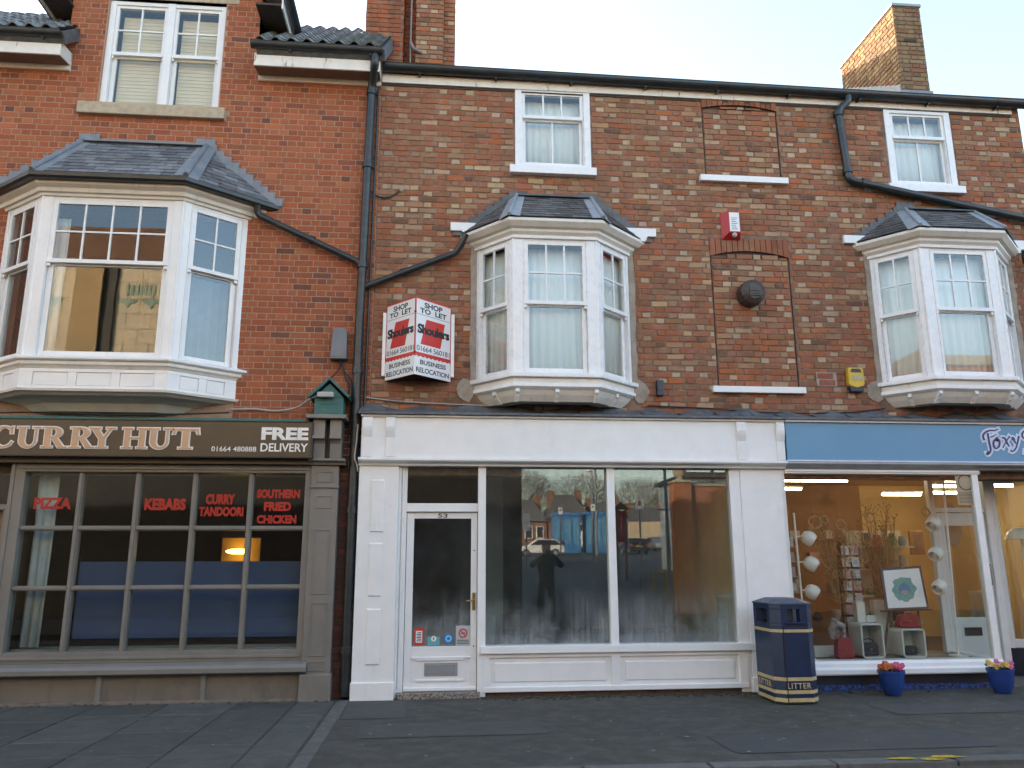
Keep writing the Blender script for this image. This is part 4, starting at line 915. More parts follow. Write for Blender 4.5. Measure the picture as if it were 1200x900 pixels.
MB().box(-1.255, -1.20, -.16, .0, 2.556, 2.986).obj('bracket_gap_shade', INK, pl)  # shade of the gap between the brackets put into a black block
MB().box(-1.46, -1.02, -.37, .0, 2.987, 3.03).obj('cap_slab', GREYPAINT, pl, bevel=.006)
gb = MB(); gb.box(-1.385, -1.065, -.30, .0, 3.031, 3.235).prism([(-1.385, 3.2355), (-1.065, 3.2355), (-1.225, 3.40)], -.30, .0); go = gb.obj('gablet', TEAL, pl, bevel=.004)
gr = MB(); gr.prism([(-1.44, 3.225), (-1.225, 3.43), (-1.225, 3.465), (-1.46, 3.245)], -.35, .0).prism([(-1.01, 3.225), (-1.225, 3.43), (-1.225, 3.465), (-.99, 3.245)], -.349, .0); gr.obj('gablet_roof', TEAL, pl, bevel=.004)
f = MB(); f.box(-1.33, -1.12, -.305, -.2995, 3.16, 3.175).box(-1.33, -1.12, -.305, -.2995, 3.06, 3.075).box(-1.33, -1.315, -.305, -.2995, 3.075, 3.16).box(-1.135, -1.12, -.305, -.2995, 3.075, 3.16); f.obj('gablet_panel', TEAL, pl)
MB().box(-5.3, -1.46, -.30, .0, 2.952, 2.985).obj('lead_capping', TEAL, cf, bevel=.006)
MB().box(-5.3, -1.385, -.2, .0, 2.49, 2.952).obj('fascia_backing', SIGNBROWN, cf)
# neighbouring doorway at the far left
MB().box(-5.25, -4.6005, .0, .05, 2.05, 2.49).obj('fanlight', GLASSSHOP, cf); MB().box(-5.25, -4.6005, -.06, .06, 1.99, 2.05).box(-4.66, -4.6005, -.06, .06, .0, 1.989).obj('doorway_frame', GREYPAINT, cf, bevel=.006)
MB().box(-5.25, -4.661, .03, .07, .0, 1.989).obj('side_door', pm('brown_door', (.17, .12, .07), (.14, .10, .06), 5, rough=.5), cf)
# sign board and its letters
sg = thing('shop_sign', 'long dark brown sign board with tan CURRY HUT lettering', 'sign', (-3.3, -.3, 2.55))
MB().box(-5.3, -1.378, -.31, -.201, 2.553, 2.945).obj('sign_board', SIGNBROWN, sg, bevel=.004)
MB().box(-1.40, -1.377, -.318, -.2, 2.545, 2.9515).box(-5.3, -1.40, -.318, -.2, 2.5455, 2.5525).box(-5.3, -1.40, -.318, -.2, 2.9455, 2.951).obj('sign_frame', INK, sg)
def arc(cx, cz, rx, rz, a0, a1, n=16): return [(cx+rx*math.cos(R(a0+(a1-a0)*i/n)), cz+rz*math.sin(R(a0+(a1-a0)*i/n))) for i in range(n+1)]
box4 = lambda a, b, c, d: [(a, c), (b, c), (b, d), (a, d)]
GLY = {
 'C': (.95, [arc(.5, .5, .5, .52, 50, 310, 22)+arc(.55, .5, .3, .44, 306, 54, 22), [(.76, .66), (.86, .66), (.87, 1.0), (.80, 1.0), (.76, .93)], [(.72, .08), (.80, .1), (.9, .26), (.83, .3)]]),
 'U': (1.0, [box4(.10, .33, .34, 1), box4(0, .43, .93, 1.001), box4(.71, .80, .34, 1), box4(.60, .94, .93, 1.001), arc(.45, .345, .35, .365, 180, 360, 20)+arc(.52, .345, .19, .26, 360, 180, 20)]),
 'R': (1.0, [box4(.10, .33, 0, 1), box4(0, .43, 0, .07), box4(0, .4, .93, 1.001), [(.31, 1.0), (.45, 1.0)]+arc(.45, .735, .33, .265, 90, -90, 14)+[(.31, .47), (.31, .54), (.42, .54)]+arc(.42, .735, .13, .195, -90, 90, 12)+[(.31, .93)], [(.36, .50), (.58, .50), (.92, .0), (.66, .0)], box4(.68, 1.02, 0, .06)]),
 'Y': (.98, [[(.06, .97), (.31, .97), (.60, .44), (.38, .44)], [(.74, .97), (.85, .97), (.59, .44), (.49, .44)], box4(.38, .60, 0, .5), box4(.27, .71, 0, .07), box4(-.02, .42, .93, 1.001), box4(.62, .98, .93, 1.001)]),
 'H': (1.06, [box4(.10, .33, 0, 1), box4(.71, .94, 0, 1), box4(0, .43, 0, .07), box4(.61, 1.04, 0, .07), box4(0, .43, .93, 1.001), box4(.61, 1.04, .93, 1.001), box4(.3, .74, .46, .54)]),
 'T': (.93, [box4(.34, .57, 0, .97), box4(.22, .69, 0, .07), box4(.03, .89, .90, 1.001), [(.0, .72), (.07, .72), (.13, .95), (.03, 1.0)], [(.92, .72), (.85, .72), (.79, .95), (.89, 1.0)]])}
def glyph(ch, x, z, h, w, y):
    adv, strokes = GLY[ch]
    for grow, mat, dep, nm in ((.042, LETTERWHITE, .010, 'letter_outline'), (-.004, LETTERTAN, .018, 'letter')):
        m = MB()
        for i, st in enumerate(strokes):
            q = [(x+a*w, z+b*h) for a, b in offset_poly(st, grow)]; m.prism(q, y-dep-.0004*i, y)
        o = m.obj(nm, mat, sg)
letters = [('C', -4.76, .26), ('U', -4.495, .26), ('R', -4.235, .262), ('R', -3.95, .262), ('Y', -3.75, .275), ('H', -3.41, .255), ('U', -3.14, .27), ('T', -2.88, .305)]
for c, x, wd in letters: glyph(c, x, 2.635, .225, wd, -.3105)
text('lettering', '01664 480888', -2.462, -1.985, 2.612, 2.668, -.3105, LETTERWHITE, sg, bold=.004)
text('lettering', 'FREE', -1.940, -1.43, 2.745, 2.885, -.3105, LETTERWHITE, sg, bold=.045)
text('lettering', 'DELIVERY', -1.940, -1.43, 2.615, 2.708, -.3105, LETTERWHITE, sg, bold=.018)
for body, x0, x1, z0, z1 in (('PIZZA', -4.36, -3.97, 2.0, 2.125), ('KEBABS', -3.20, -2.76, 1.99, 2.12), ('CURRY', -2.55, -2.235, 2.055, 2.17), ('TANDOORI', -2.615, -2.135, 1.925, 2.03), ('SOUTHERN', -2.0, -1.53, 2.125, 2.225), ('FRIED', -1.915, -1.62, 1.985, 2.085), ('CHICKEN', -1.985, -1.555, 1.845, 1.94)):
    text('window_lettering', body, x0, x1, z0, z1, -.052, REDVINYL, cf, bold=.05, depth=.002)
# interior of the curry shop
ci = thing('curry_shop_room', 'dark curry shop interior seen through the square panes', 'room', (-3, 1.5, 0)); ci['kind'] = 'structure'
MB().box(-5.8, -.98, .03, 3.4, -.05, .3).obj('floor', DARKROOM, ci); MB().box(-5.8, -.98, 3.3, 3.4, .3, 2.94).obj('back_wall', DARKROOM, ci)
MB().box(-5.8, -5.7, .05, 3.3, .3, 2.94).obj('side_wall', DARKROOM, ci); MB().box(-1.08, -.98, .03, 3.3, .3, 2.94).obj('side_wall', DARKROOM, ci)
MB().box(-4.45, -1.45, .03, .4, .3, .53).obj('window_bed', pm('grey_bed', (.27, .26, .24), rough=.7), ci)
sc = MB().box(-3.93, -1.44, .24, .29, .62, 1.44); tag(sc.obj('blue_screen', pm('blue_screen', (.05, .09, .20), (.045, .08, .175), 2, rough=.7)), 'dark blue screen standing behind the lower panes of the curry shop', 'screen')
curtain('curtain', frame(-4.42, .12, 0), .0, .22, .55, 2.39, 0, 'pale blue white curtain at the left end of the curry shop window', 'curtain', mat=pm('shop_curtain', (.52, .60, .63), rough=.9))
lm = thing('ceiling_lamp', 'small lit yellow lamp glowing inside the curry shop', 'lamp', (-2.6, 1.8, 1.5))
MB().ball((-2.60, 1.8, 1.57), .1, 10, (1.6, 1, .35)).obj('lamp_bulb', emis('lamp_yellow', (1, .62, .08), 4.0), lm, smooth=True)
MB().box(-2.85, -2.35, 1.95, 2.0, 1.35, 1.75).obj('lamp_back', pm('lamp_back', (.20, .10, .04), rough=.7), lm)
mn = MB().box(-2.95, -2.65, 2.3, 2.4, 1.72, 1.98); tag(mn.obj('wall_screen', INK), 'small black wall screen at the back of the curry shop', 'screen')

# ------------------------------------------------------------ blue gift shopfront
xf = thing('blue_shopfront', 'white framed gift shop front under a pale blue fascia, with a set back door', 'shopfront', (6, -.1, 0))
bf = MB().box(4.105, 9.7, -.235, -.03, 2.585, 3.035).obj('fascia', BLUEFASC, xf, bevel=.003)
MB().box(4.10, 9.7, -.265, -.02, 3.0355, 3.062).obj('fascia_capping', UPVC, bf, bevel=.003); MB().box(4.10, 9.7, -.245, -.03, 2.565, 2.5845).obj('fascia_trim', PALEBLUE, bf, bevel=.002)
MB().xprism([(-.02, 2.487), (-.17, 2.487), (-.18, 2.51), (-.225, 2.53), (-.235, 2.545), (-.235, 2.5645), (-.02, 2.5645)], 4.101, 9.7).obj('fascia_moulding', STEEL, bf, bevel=.003)
MB().box(4.10, 6.54, -.155, -.03, 2.435, 2.486).box(4.11, 6.55, -.17, -.03, 2.455, 2.4605).obj('window_head', WHITE, xf, bevel=.004)
MB().box(6.435, 6.515, -.15, -.07, .31, 2.434).obj('corner_post', WHITE, xf, bevel=.006)
MB().box(4.06, 6.435, -.125, -.119, .30, 2.44).obj('pane', GLASSSHOP, xf, fix=False)
MB().box(6.47, 6.476, -.07, .62, .33, 2.44).obj('pane', GLASSSHOP, xf, fix=False)
MB().xprism([(.0, .165), (-.185, .165), (-.195, .18), (-.195, .225), (-.17, .25), (-.165, .285), (-.14, .315), (.0, .32)], 4.10, 6.53).obj('sill', WHITE, xf, bevel=.004)
MB().xprism([(6.43-6.43+.0, .165), (.68, .165), (.68, .32), (.0, .32)], 6.40, 6.53).obj('side_sill', WHITE, xf)
MB().box(4.10, 6.50, -.105, .0, -.03, .164).box(6.40, 6.50, .0001, .68, -.03, .1645).obj('stall_riser', BLACKBASE, xf)
MB().box(4.12, 6.44, -.115, -.1055, -.02, .055).obj('scuffed_paint', BLUEWORN, xf)
MB().box(6.38, 9.7, -.16, .75, 2.49, 2.53).obj('porch_soffit', pm('porch_soffit', (.22, .26, .27), rough=.7), xf)
MB().box(6.5, 9.7, -.1, .78, -.03, .02).obj('porch_floor', KERBM, xf)
dz_ = .62
MB().box(6.36, 6.43, dz_, dz_+.08, .02, 2.49).box(7.10, 7.19, dz_-.03, dz_+.08, .02, 2.49).box(6.43, 7.10, dz_, dz_+.08, 2.03, 2.09).obj('door_frame', WHITE, xf, bevel=.005)
d2 = MB().box(6.435, 6.53, dz_+.01, dz_+.055, .03, 2.02).box(7.01, 7.095, dz_+.01, dz_+.055, .03, 2.02).box(6.53, 7.01, dz_+.011, dz_+.054, 1.86, 2.02).box(6.53, 7.01, dz_+.011, dz_+.054, .03, .72).obj('door', WHITE, xf, bevel=.004)
MB().box(6.52, 7.02, dz_+.03, dz_+.035, .71, 1.87).obj('pane', GLASSSHOP, d2, fix=False); MB().box(6.43, 7.10, dz_+.03, dz_+.035, 2.09, 2.49).obj('pane', GLASSSHOP, xf, fix=False)
MB().box(6.63, 6.86, dz_, dz_+.012, .50, .60).obj('letter_box', INK, d2, bevel=.002); MB().tube([(7.05, dz_, 1.12), (7.05, dz_-.05, 1.13), (7.05, dz_-.05, 1.36), (7.05, dz_, 1.37)], .012, 8).obj('door_handle', STEEL, d2, smooth=True)
ang = math.atan2(-.75, .75); M = frame(7.19, .62, 0, ang)
MB(M).box(0, .07, -.02, .05, .35, 2.49).box(.07, 1.2, -.02, .05, .36, .46).box(.07, 1.2, -.02, .05, 2.40, 2.489).obj('return_window_frame', WHITE, xf, bevel=.004); MB(M).box(.06, 1.2, .01, .015, .45, 2.41).obj('pane', GLASSSHOP, xf, fix=False)
MB(M).box(0, 1.2, .0, .06, -.02, .349).obj('return_riser', BLACKBASE, xf)
MB().box(7.95, 8.03, -.15, -.07, .31, 2.486).box(8.03, 9.5, -.15, -.07, .31, .42).box(8.03, 9.5, -.15, -.07, 2.42, 2.486).obj('window_frame', WHITE, xf, bevel=.004); MB().box(8.03, 9.5, -.12, -.115, .42, 2.42).obj('pane', GLASSSHOP, xf, fix=False); MB().box(7.96, 9.5, -.14, -.06, -.03, .309).obj('stall_riser', BLACKBASE, xf)
# script lettering: Foxy and the start of the next word
def ribbon(pts, ws, y, dep, grow=0):
    v = [Vector(p) for p in pts]; out = []
    for t in range(len(v)-1):
        p0 = v[max(0, t-1)]; p1 = v[t]; p2 = v[t+1]; p3 = v[min(len(v)-1, t+2)]
        for k in range(8):
            s_ = k/8; out.append((.5*((2*p1)+(p2-p0)*s_+(2*p0-5*p1+4*p2-p3)*s_**2+(3*p1-p0-3*p2+p3)*s_**3), ws[t]+(ws[t+1]-ws[t])*s_))
    out.append((v[-1], ws[-1])); L, Rr = [], []
    for i, (p, w_) in enumerate(out):
        a = out[max(0, i-1)][0]; b = out[min(len(out)-1, i+1)][0]; d = (b-a).normalized(); n = Vector((-d.y, d.x)); w2 = w_/2+grow
        q = p-d*grow if i == 0 else p+d*grow if i == len(out)-1 else p
        L.append(tuple(q+n*w2)); Rr.append(tuple(q-n*w2))
    m = MB(); nn = len(L)
    vs = [(a, y-dep, b) for a, b in L]+[(a, y-dep, b) for a, b in Rr]+[(a, y, b) for a, b in L]+[(a, y, b) for a, b in Rr]
    fs = [(i, i+1, nn+i+1, nn+i) for i in range(nn-1)]+[(2*nn+i, i, i+1, 2*nn+i+1)[::-1] for i in range(nn-1)]+[(nn+i, 3*nn+i, 3*nn+i+1, nn+i+1)[::-1] for i in range(nn-1)]+[(0, nn, 3*nn, 2*nn), (nn-1, 2*nn-1, 4*nn-1, 3*nn-1)]
    return vs, fs
# strokes drawn on the 788 x 900 enlargement of the sign, scaled to the fascia
def sgn_pt(u, v): x, z = P(1130+u/11.257, 480+v/11.25, -.236); return (x, z)
FOX = [[([(262, 405), (245, 350), (275, 300), (340, 275), (400, 275), (450, 255)], [30, 26, 24, 22, 20, 8]), ([(305, 310), (325, 430), (345, 530), (325, 580), (300, 590), (292, 570)], [26, 28, 26, 18, 16, 18]), ([(340, 365), (380, 350), (425, 325)], [16, 16, 8])],
       [([(425, 385), (385, 420), (385, 480), (415, 515), (455, 480), (460, 410), (425, 385)], [18, 28, 28, 16, 28, 28, 18])],
       [([(490, 370), (530, 380), (560, 440), (595, 490)], [14, 26, 28, 14]), ([(595, 350), (550, 420), (505, 505)], [18, 12, 16])],
       [([(615, 375), (645, 375), (660, 420), (680, 450)], [14, 24, 26, 16]), ([(715, 350), (700, 430), (675, 510), (635, 550), (605, 540)], [26, 22, 20, 18, 24])],
       [([(800, 270), (762, 310), (765, 360), (800, 390)], [16, 26, 24, 22]), ([(800, 540), (792, 580)], [20, 20])]]
fs_ = thing('shop_sign', 'navy script letters spelling Foxy on the pale blue fascia', 'sign', (6.7, -.236, 2.8))
sc_ = 1/11.25/FPX*(DIST-.236)*1.0
for li, strokes in enumerate(FOX):
    for grow, mat, dep, nm in ((.024, PALEBLUE, .003, 'letter_outline'), (0, NAVY, .007, 'letter')):
        m = MB()
        for k, (pts, ws) in enumerate(strokes):
            vs, fc_ = ribbon([sgn_pt(*p) for p in pts], [w_*sc_*1.02 for w_ in ws], -.2355, dep+.0004*k+.0005*li, grow); m.add(vs, fc_)
        m.obj(nm, mat, fs_)
# ------------------------------------------------------------ gift shop interior
gi = thing('gift_shop_room', 'warm ochre gift shop interior behind the blue shopfront', 'room', (6, 2, 0)); gi['kind'] = 'structure'
OCHRE = pm('ochre_wall', (.58, .40, .17), (.52, .35, .15), 2, rough=.9)
MB().box(3.72, 9.45, .9, 5.4, -.05, .06).obj('floor', pm('brown_floor', (.14, .09, .06), rough=.6), gi)
MB().box(3.72, 6.40, -.06, .9, .02, .30).obj('window_bed', pm('window_bed_brown', (.24, .17, .12), (.2, .14, .1), 4, rough=.6), gi)
BROWNW = pm('brown_wall', (.24, .135, .065), (.20, .115, .055), 2, rough=.9); MB().box(3.72, 8.0, 5.3, 5.4, .0, 2.9).obj('back_wall', BROWNW, gi); MB().box(8.0, 9.45, 5.3, 5.4, .0, 2.9).obj('back_wall', OCHRE, gi); MB().box(3.68, 3.72, .0, 5.3, .0, 2.9).obj('side_wall', BROWNW, gi); MB().box(9.4, 9.45, .0, 5.3, .0, 2.9).obj('side_wall', OCHRE, gi)
MB().box(3.72, 9.45, .0, 5.3, 2.82, 2.88).obj('ceiling', pm('gift_ceiling', (.40, .27, .12), rough=.9), gi)
TUBE = emis('tube_light', (1, .80, .50), 9.5)
def tube_light(pa, pb, y, lab):
    (xa, za), (xb, zb) = P(*pa, y), P(*pb, y); z = min(2.79, (za+zb)/2)
    t = thing('tube_light', lab, 'ceiling light', ((xa+xb)/2, y, z), 'lit tubes on the gift shop ceiling')
    MB().box(xa, xb, y-.04, y+.04, z+.02, z+.05).obj('light_batten', UPVC, t); MB().tube([(xa+.02, y, z), (xb-.02, y, z)], .02, 8).obj('light_tube', TUBE, t, smooth=True)
tube_light((905, 563), (994, 563), 2.2, 'longest lit tube light, top left in the gift shop window')
tube_light((900, 573), (940, 573), 3.4, 'short lit tube light behind the longest one at the left')
tube_light((1033, 580), (1080, 579), 3.6, 'lit tube light furthest back, left of the glass door')
tube_light((1088, 571), (1148, 569), 2.6, 'upper lit tube light seen through the glass door')
tube_light((1088, 578), (1136, 577), 3.3, 'lower lit tube light seen through the glass door')
tube_light((1162, 569), (1188, 569), 2.2, 'lit tube light at the right edge, beyond the glass door')
def at(px, py, y): x, z = P(px, py, y); return Vector((x, y, z))
SHADE = pm('cream_lamp_metal', (.78, .76, .70), (.72, .70, .64), 5, rough=.35)
def track_lamp(top, bot, heads, y, sgn, lab):
    a, b = at(*top, y), at(*bot, y); t = thing('spot_lamp', lab, 'lamp', (b.x, y, b.z), 'triple spot lamps in the gift shop window')
    MB().tube([b, a], .013, 8).obj('lamp_pole', SHADE, t, smooth=True)
    MB().lathe([(0, 0), (.11, 0), (.11, .015), (0, .02)], (b.x, b.y, .302), 20).obj('lamp_base', SHADE, t)
    MB().tube([b, (b.x, b.y, .31)], .0125, 8).obj('lamp_pole', SHADE, t, smooth=True)
    for (px, py) in heads:
        h = at(px, py, y); s = (h.z-b.z)/(a.z-b.z); p = b.lerp(a, s)+Vector((0, 0, .02))
        m = MB(); m.tube([p, (p+h)/2+Vector((0, -.02, .02)), h], .008, 6)
        d = Vector((sgn*.75, -.35, -.5)).normalized(); q = d.to_track_quat('Z', 'Y').to_matrix().to_4x4()
        hm = MB(Matrix.Translation(h) @ q @ Matrix.Scale(1.25, 4)); hm.lathe([(0, -.075), (.04, -.066), (.064, -.036), (.072, 0), (.068, .032), (.054, .055), (.05, .05), (.058, 0), (0, -.03)], (0, 0, 0), 18)
        ho = hm.obj('lamp_head', SHADE, t, smooth=True); m.obj('lamp_arm', SHADE, ho, smooth=True)
        MB(Matrix.Translation(h) @ q).ball((0, 0, .015), .035, 6).obj('bulb', UPVC, ho, smooth=True)
track_lamp((930, 601), (940, 706), [(948, 631), (951, 661), (952, 694)], .12, 1, 'cream triple spot lamp at the left edge of the gift shop window')
track_lamp((1105, 560), (1122, 755), [(1094, 614), (1097, 649), (1101, 688)], .25, -1, 'cream triple spot lamp in front of the glass door')
# picture on an easel
pic = thing('framed_picture', 'dark framed picture of a green and blue splash on white', 'picture', (5.45, .4, .72))
c0, c1, c2, c3 = at(1034, 669, .36), at(1076, 666, .40), at(1085, 711, .33), at(1040, 713, .29)
def quadbox(cs, th, grow=0):
    c = sum(cs, Vector())/4; ux = (cs[1]-cs[0]).normalized(); uz = (cs[0]-cs[3]).normalized(); n = ux.cross(uz).normalized(); n = n if n.y < 0 else -n
    v = [q+(q-c).normalized()*grow for q in cs]; m = MB(); m.add([q+n*th for q in v]+v, [(0, 1, 2, 3), (7, 6, 5, 4), (0, 4, 5, 1), (1, 5, 6, 2), (2, 6, 7, 3), (3, 7, 4, 0)]); return m, n
m, nn = quadbox([c0, c1, c2, c3], .012, .045); m.obj('picture_frame', pm('dark_frame', (.03, .035, .05), rough=.4), pic, bevel=.004)
m, _ = quadbox([q+nn*.0122 for q in (c0, c1, c2, c3)], .003); m.obj('picture_mount', SIGNWHITE, pic)
ctr = (c0+c1+c2+c3)/4; ux = (c1-c0).normalized(); uz = (c0-c3).normalized()
for k, (rx, rz, mt, dpt) in enumerate(((.165, .165, pm('splash_green', (.12, .33, .30), (.2, .42, .36), 30, rough=.8), .0158), (.08, .08, pm('splash_blue', (.06, .17, .36), (.1, .25, .4), 30, rough=.8), .0164), (.055, .03, pm('splash_grey', (.35, .36, .33), rough=.8), .0169))):
    b = MB(); n = 22; off = uz*(-.05 if k == 2 else -.01)
    b.add([ctr+off+nn*dpt+ux*rx*math.cos(6.283*i/n)*rnd.uniform(.8, 1.12)+uz*rz*math.sin(6.283*i/n)*rnd.uniform(.8, 1.12) for i in range(n)], [tuple(range(n))]); b.obj('picture_splash', mt, pic, fix=False)
ea = thing('easel', 'wooden easel legs holding the dark framed picture', 'easel', (5.45, .5, .3)); WOODE = pm('easel_wood', (.24, .12, .06), (.19, .09, .045), 8, rough=.6, stretch=(8, 8, 1))
for a, b in (((1042, 714), (1036, 768)), ((1075, 712), (1084, 768)), ((1056, 660), (1060, 768))): MB().tube([at(*a, .47), at(*b, .44+(.2 if a[0] == 1056 else 0))], .014, 6).obj('easel_leg', WOODE, ea)
MB().tube([at(1032, 716, .32), at(1092, 714, .36)], .014, 6).obj('easel_ledge', WOODE, ea)
# display cubes and bags
CUBE = pm('cream_cube', (.66, .64, .58), rough=.35)
def cube(pa, pb, y, dep, lab):
    a, b = at(*pa, y), at(*pb, y); x0, x1, z0, z1 = a.x, b.x, .302, a.z; t = .018; r = .04
    o = []; i_ = []
    for (cx, cz_, a0) in ((x1-r, z1-r, 0), (x0+r, z1-r, 90), (x0+r, z0+r, 180), (x1-r, z0+r, 270)):
        for k in range(5):
            an = R(a0+90*k/4); o.append((cx+r*math.cos(an), cz_+r*math.sin(an))); i_.append((cx+(r-t)*math.cos(an), cz_+(r-t)*math.sin(an)))
    n = len(o); m = MB(); vs = [(p[0], yy, p[1]) for yy in (y, y+dep) for ring in (o, i_) for p in ring]
    fs = []
    for i in range(n):
        j = (i+1) % n; fs += [(i, j, n+j, n+i), (2*n+i, 3*n+i, 3*n+j, 2*n+j), (i, 2*n+i, 2*n+j, j), (n+i, n+j, 3*n+j, 3*n+i)]
    m.add(vs, fs); m.add([(p[0], y+dep-.004, p[1]) for p in i_], [tuple(range(n))])
    return tag(m.obj('display_cube', CUBE), lab, 'display cube', 'open cream display cubes'), (x0, x1, z0, z1)
_, q1 = cube((1008, 731), (1038, 768), .16, .30, 'open cream display cube with a black bag inside'); _, q2 = cube((1056, 737), (1087, 769), .16, .26, 'open cream display cube under the red bag')
def bag(name, c, w_, d_, h_, mat, lab, strap=True, tilt=0):
    t = thing(name, lab, 'handbag', c); M = Matrix.Translation(c) @ Matrix.Rotation(R(tilt), 4, 'Y')
    m = MB(M); n = 5
    prof = [(-.5, 0), (.5, 0), (.52, .25), (.44, .62), (.34, .86), (-.34, .86), (-.44, .62), (-.52, .25)]
    m.prism([(a*w_, b*h_) for a, b in prof], -d_/2, d_/2); m.obj('bag_body', mat, t, bevel=.02, smooth=True)
    MB(M).prism([(-.36*w_, .9*h_), (.36*w_, .9*h_), (.47*w_, .5*h_), (.3*w_, .36*h_), (-.3*w_, .36*h_), (-.47*w_, .5*h_)], -d_/2-.012, -d_/2+.002).obj('bag_flap', mat, t, bevel=.006)
    MB(M).lathe([(0, -.008), (.012, -.008), (.012, 0), (0, 0)], (0, -d_/2-.013, .42*h_), 10, axis='y').obj('bag_clasp', BRASS, t)
    if strap: MB(M).tube([(-.34*w_, 0, .84*h_), (-.30*w_, 0, 1.02*h_), (0, 0, 1.15*h_), (.30*w_, 0, 1.02*h_), (.34*w_, 0, .84*h_)], .009, 6).obj('bag_strap', mat, t, smooth=True)
RLEA = pm('red_leather', (.33, .03, .03), (.27, .025, .025), 10, rough=.45); BLEA = pm('black_leather', (.02, .02, .025), (.03, .03, .035), 10, rough=.45)
z_ = at(990, 768, .12); bag('handbag', (z_.x, .12, .305), .21, .1, .27, RLEA, 'red handbag standing on the window bed left of the cubes', tilt=-4)
bag('handbag', ((q2[0]+q2[1])/2+.01, .28, q2[3]+.003), .25, .12, .18, RLEA, 'red handbag lying on top of the right hand display cube', strap=False)
bag('handbag', ((q1[0]+q1[1])/2-.01, .26, q1[2]+.025), .2, .1, .17, BLEA, 'black handbag inside the left hand display cube')
bag('purse', ((q2[0]+q2[1])/2, .26, q2[2]+.025), .14, .08, .12, BLEA, 'small black purse inside the right hand display cube', strap=False)
# white gift boxes
for i, (a, b, y, lab) in enumerate((((1001, 706), (1013, 731), .42, 'tall narrow white gift box behind the left cube'), ((1013, 721), (1024, 731), .4, 'small white gift box on the left cube'), ((1021, 703), (1040, 732), .62, 'wide grey white gift box behind the picture easel'), ((952, 757), (980, 768), .4, 'flat white gift box low at the left of the window'))):
    p, q = at(*a, y), at(*b, y); z0 = .302 if i in (2, 3) else q1[3]+.003
    bx = thing('gift_box', lab, 'box', ((p.x+q.x)/2, y, z0)); MB().box(p.x, q.x, y-.05, y+.05, z0, p.z-.03).obj('box_base', CUBE, bx, bevel=.003); MB().box(p.x-.003, q.x+.003, y-.053, y+.053, p.z-.03, p.z).obj('box_lid', CUBE, bx, bevel=.003)
# card rack
cr = thing('card_rack', 'black wire rack of small greeting cards in the gift shop window', 'card rack', (4.85, .7, .3))
xl, xr = at(984, 650, .7).x, at(1003, 650, .7).x
for x in (xl-.02, (xl+xr)/2, xr+.02): MB().tube([(x, .72, .3), (x, .72, 1.62)], .008, 6).obj('rack_upright', BLACKIRON, cr)
CARDS = [pm('card_%s' % n, c, tuple(v*.6 for v in c), 40, rough=.6, bump=0) for n, c in (('cream', (.62, .58, .5)), ('grey', (.45, .46, .48)), ('pink', (.5, .33, .3)), ('pale', (.66, .66, .64)))]
for r in range(7):
    z = .62+r*.145
    MB().box(xl-.03, xr+.03, .66, .70, z-.012, z).obj('rack_shelf', BLACKIRON, cr)
    for k in range(2):
        x = xl+(k*.5+.03)*(xr-xl+.04); w_ = (xr-xl)*.46
        o = MB(Matrix.Translation((x, .66, z+.004)) @ Matrix.Rotation(R(-9), 4, 'X')).box(0, w_, 0, .004, 0, .115).obj('card', CARDS[(r*2+k*3+r//2) % 4], cr)
        MB(Matrix.Translation((x, .66, z+.004)) @ Matrix.Rotation(R(-9), 4, 'X')).box(w_*.2, w_*.8, -.001, -.0002, .03, .09).obj('card_print', CARDS[(r+k+1) % 3], o)
for r in range(5):
    z = .75+r*.17
    t2 = None
# left hand stand of trinkets behind the lamp
ts = thing('trinket_stand', 'stand of small boxes and red trinkets behind the left lamp', 'display stand', (4.28, .5, .3))
MB().box(4.22, 4.24, .5, .56, .3, 1.75).obj('stand_upright', pm('stand_wood', (.3, .2, .13), rough=.6), ts)
for r in range(6):
    z = .7+r*.18; MB().box(4.1, 4.42, .42, .56, z-.015, z).obj('stand_shelf', pm('stand_shelf', (.35, .33, .31), rough=.6), ts)
    for k in range(3):
        x = 4.12+k*.1; MB().box(x, x+.08, .44, .5, z+.001, z+rnd.uniform(.06, .12)).obj('trinket_box', CARDS[(r+k) % 4] if r > 0 else RLEA, ts, bevel=.003)
# wrapped scarf on a display bust
bs = thing('display_bust', 'pale scarf wrapped over a small display bust', 'display bust', (4.78, .32, .3))
MB().lathe([(0, 0), (.08, 0), (.08, .02), (.02, .03), (.018, .2), (.06, .24), (.07, .32), (.035, .40), (.03, .44), (0, .45)], (4.78, .34, .302), 16).obj('bust', pm('linen_bust', (.4, .36, .3), rough=.9), bs, smooth=True)
MB().tube([(4.72, .28, .52), (4.70, .27, .62), (4.76, .25, .70), (4.84, .27, .66), (4.86, .29, .55), (4.88, .28, .46)], [.03, .04, .05, .045, .035, .02], 10).obj('scarf', pm('grey_scarf', (.42, .36, .33), (.2, .17, .17), 40, rough=.95, bump=.5), bs, smooth=True)
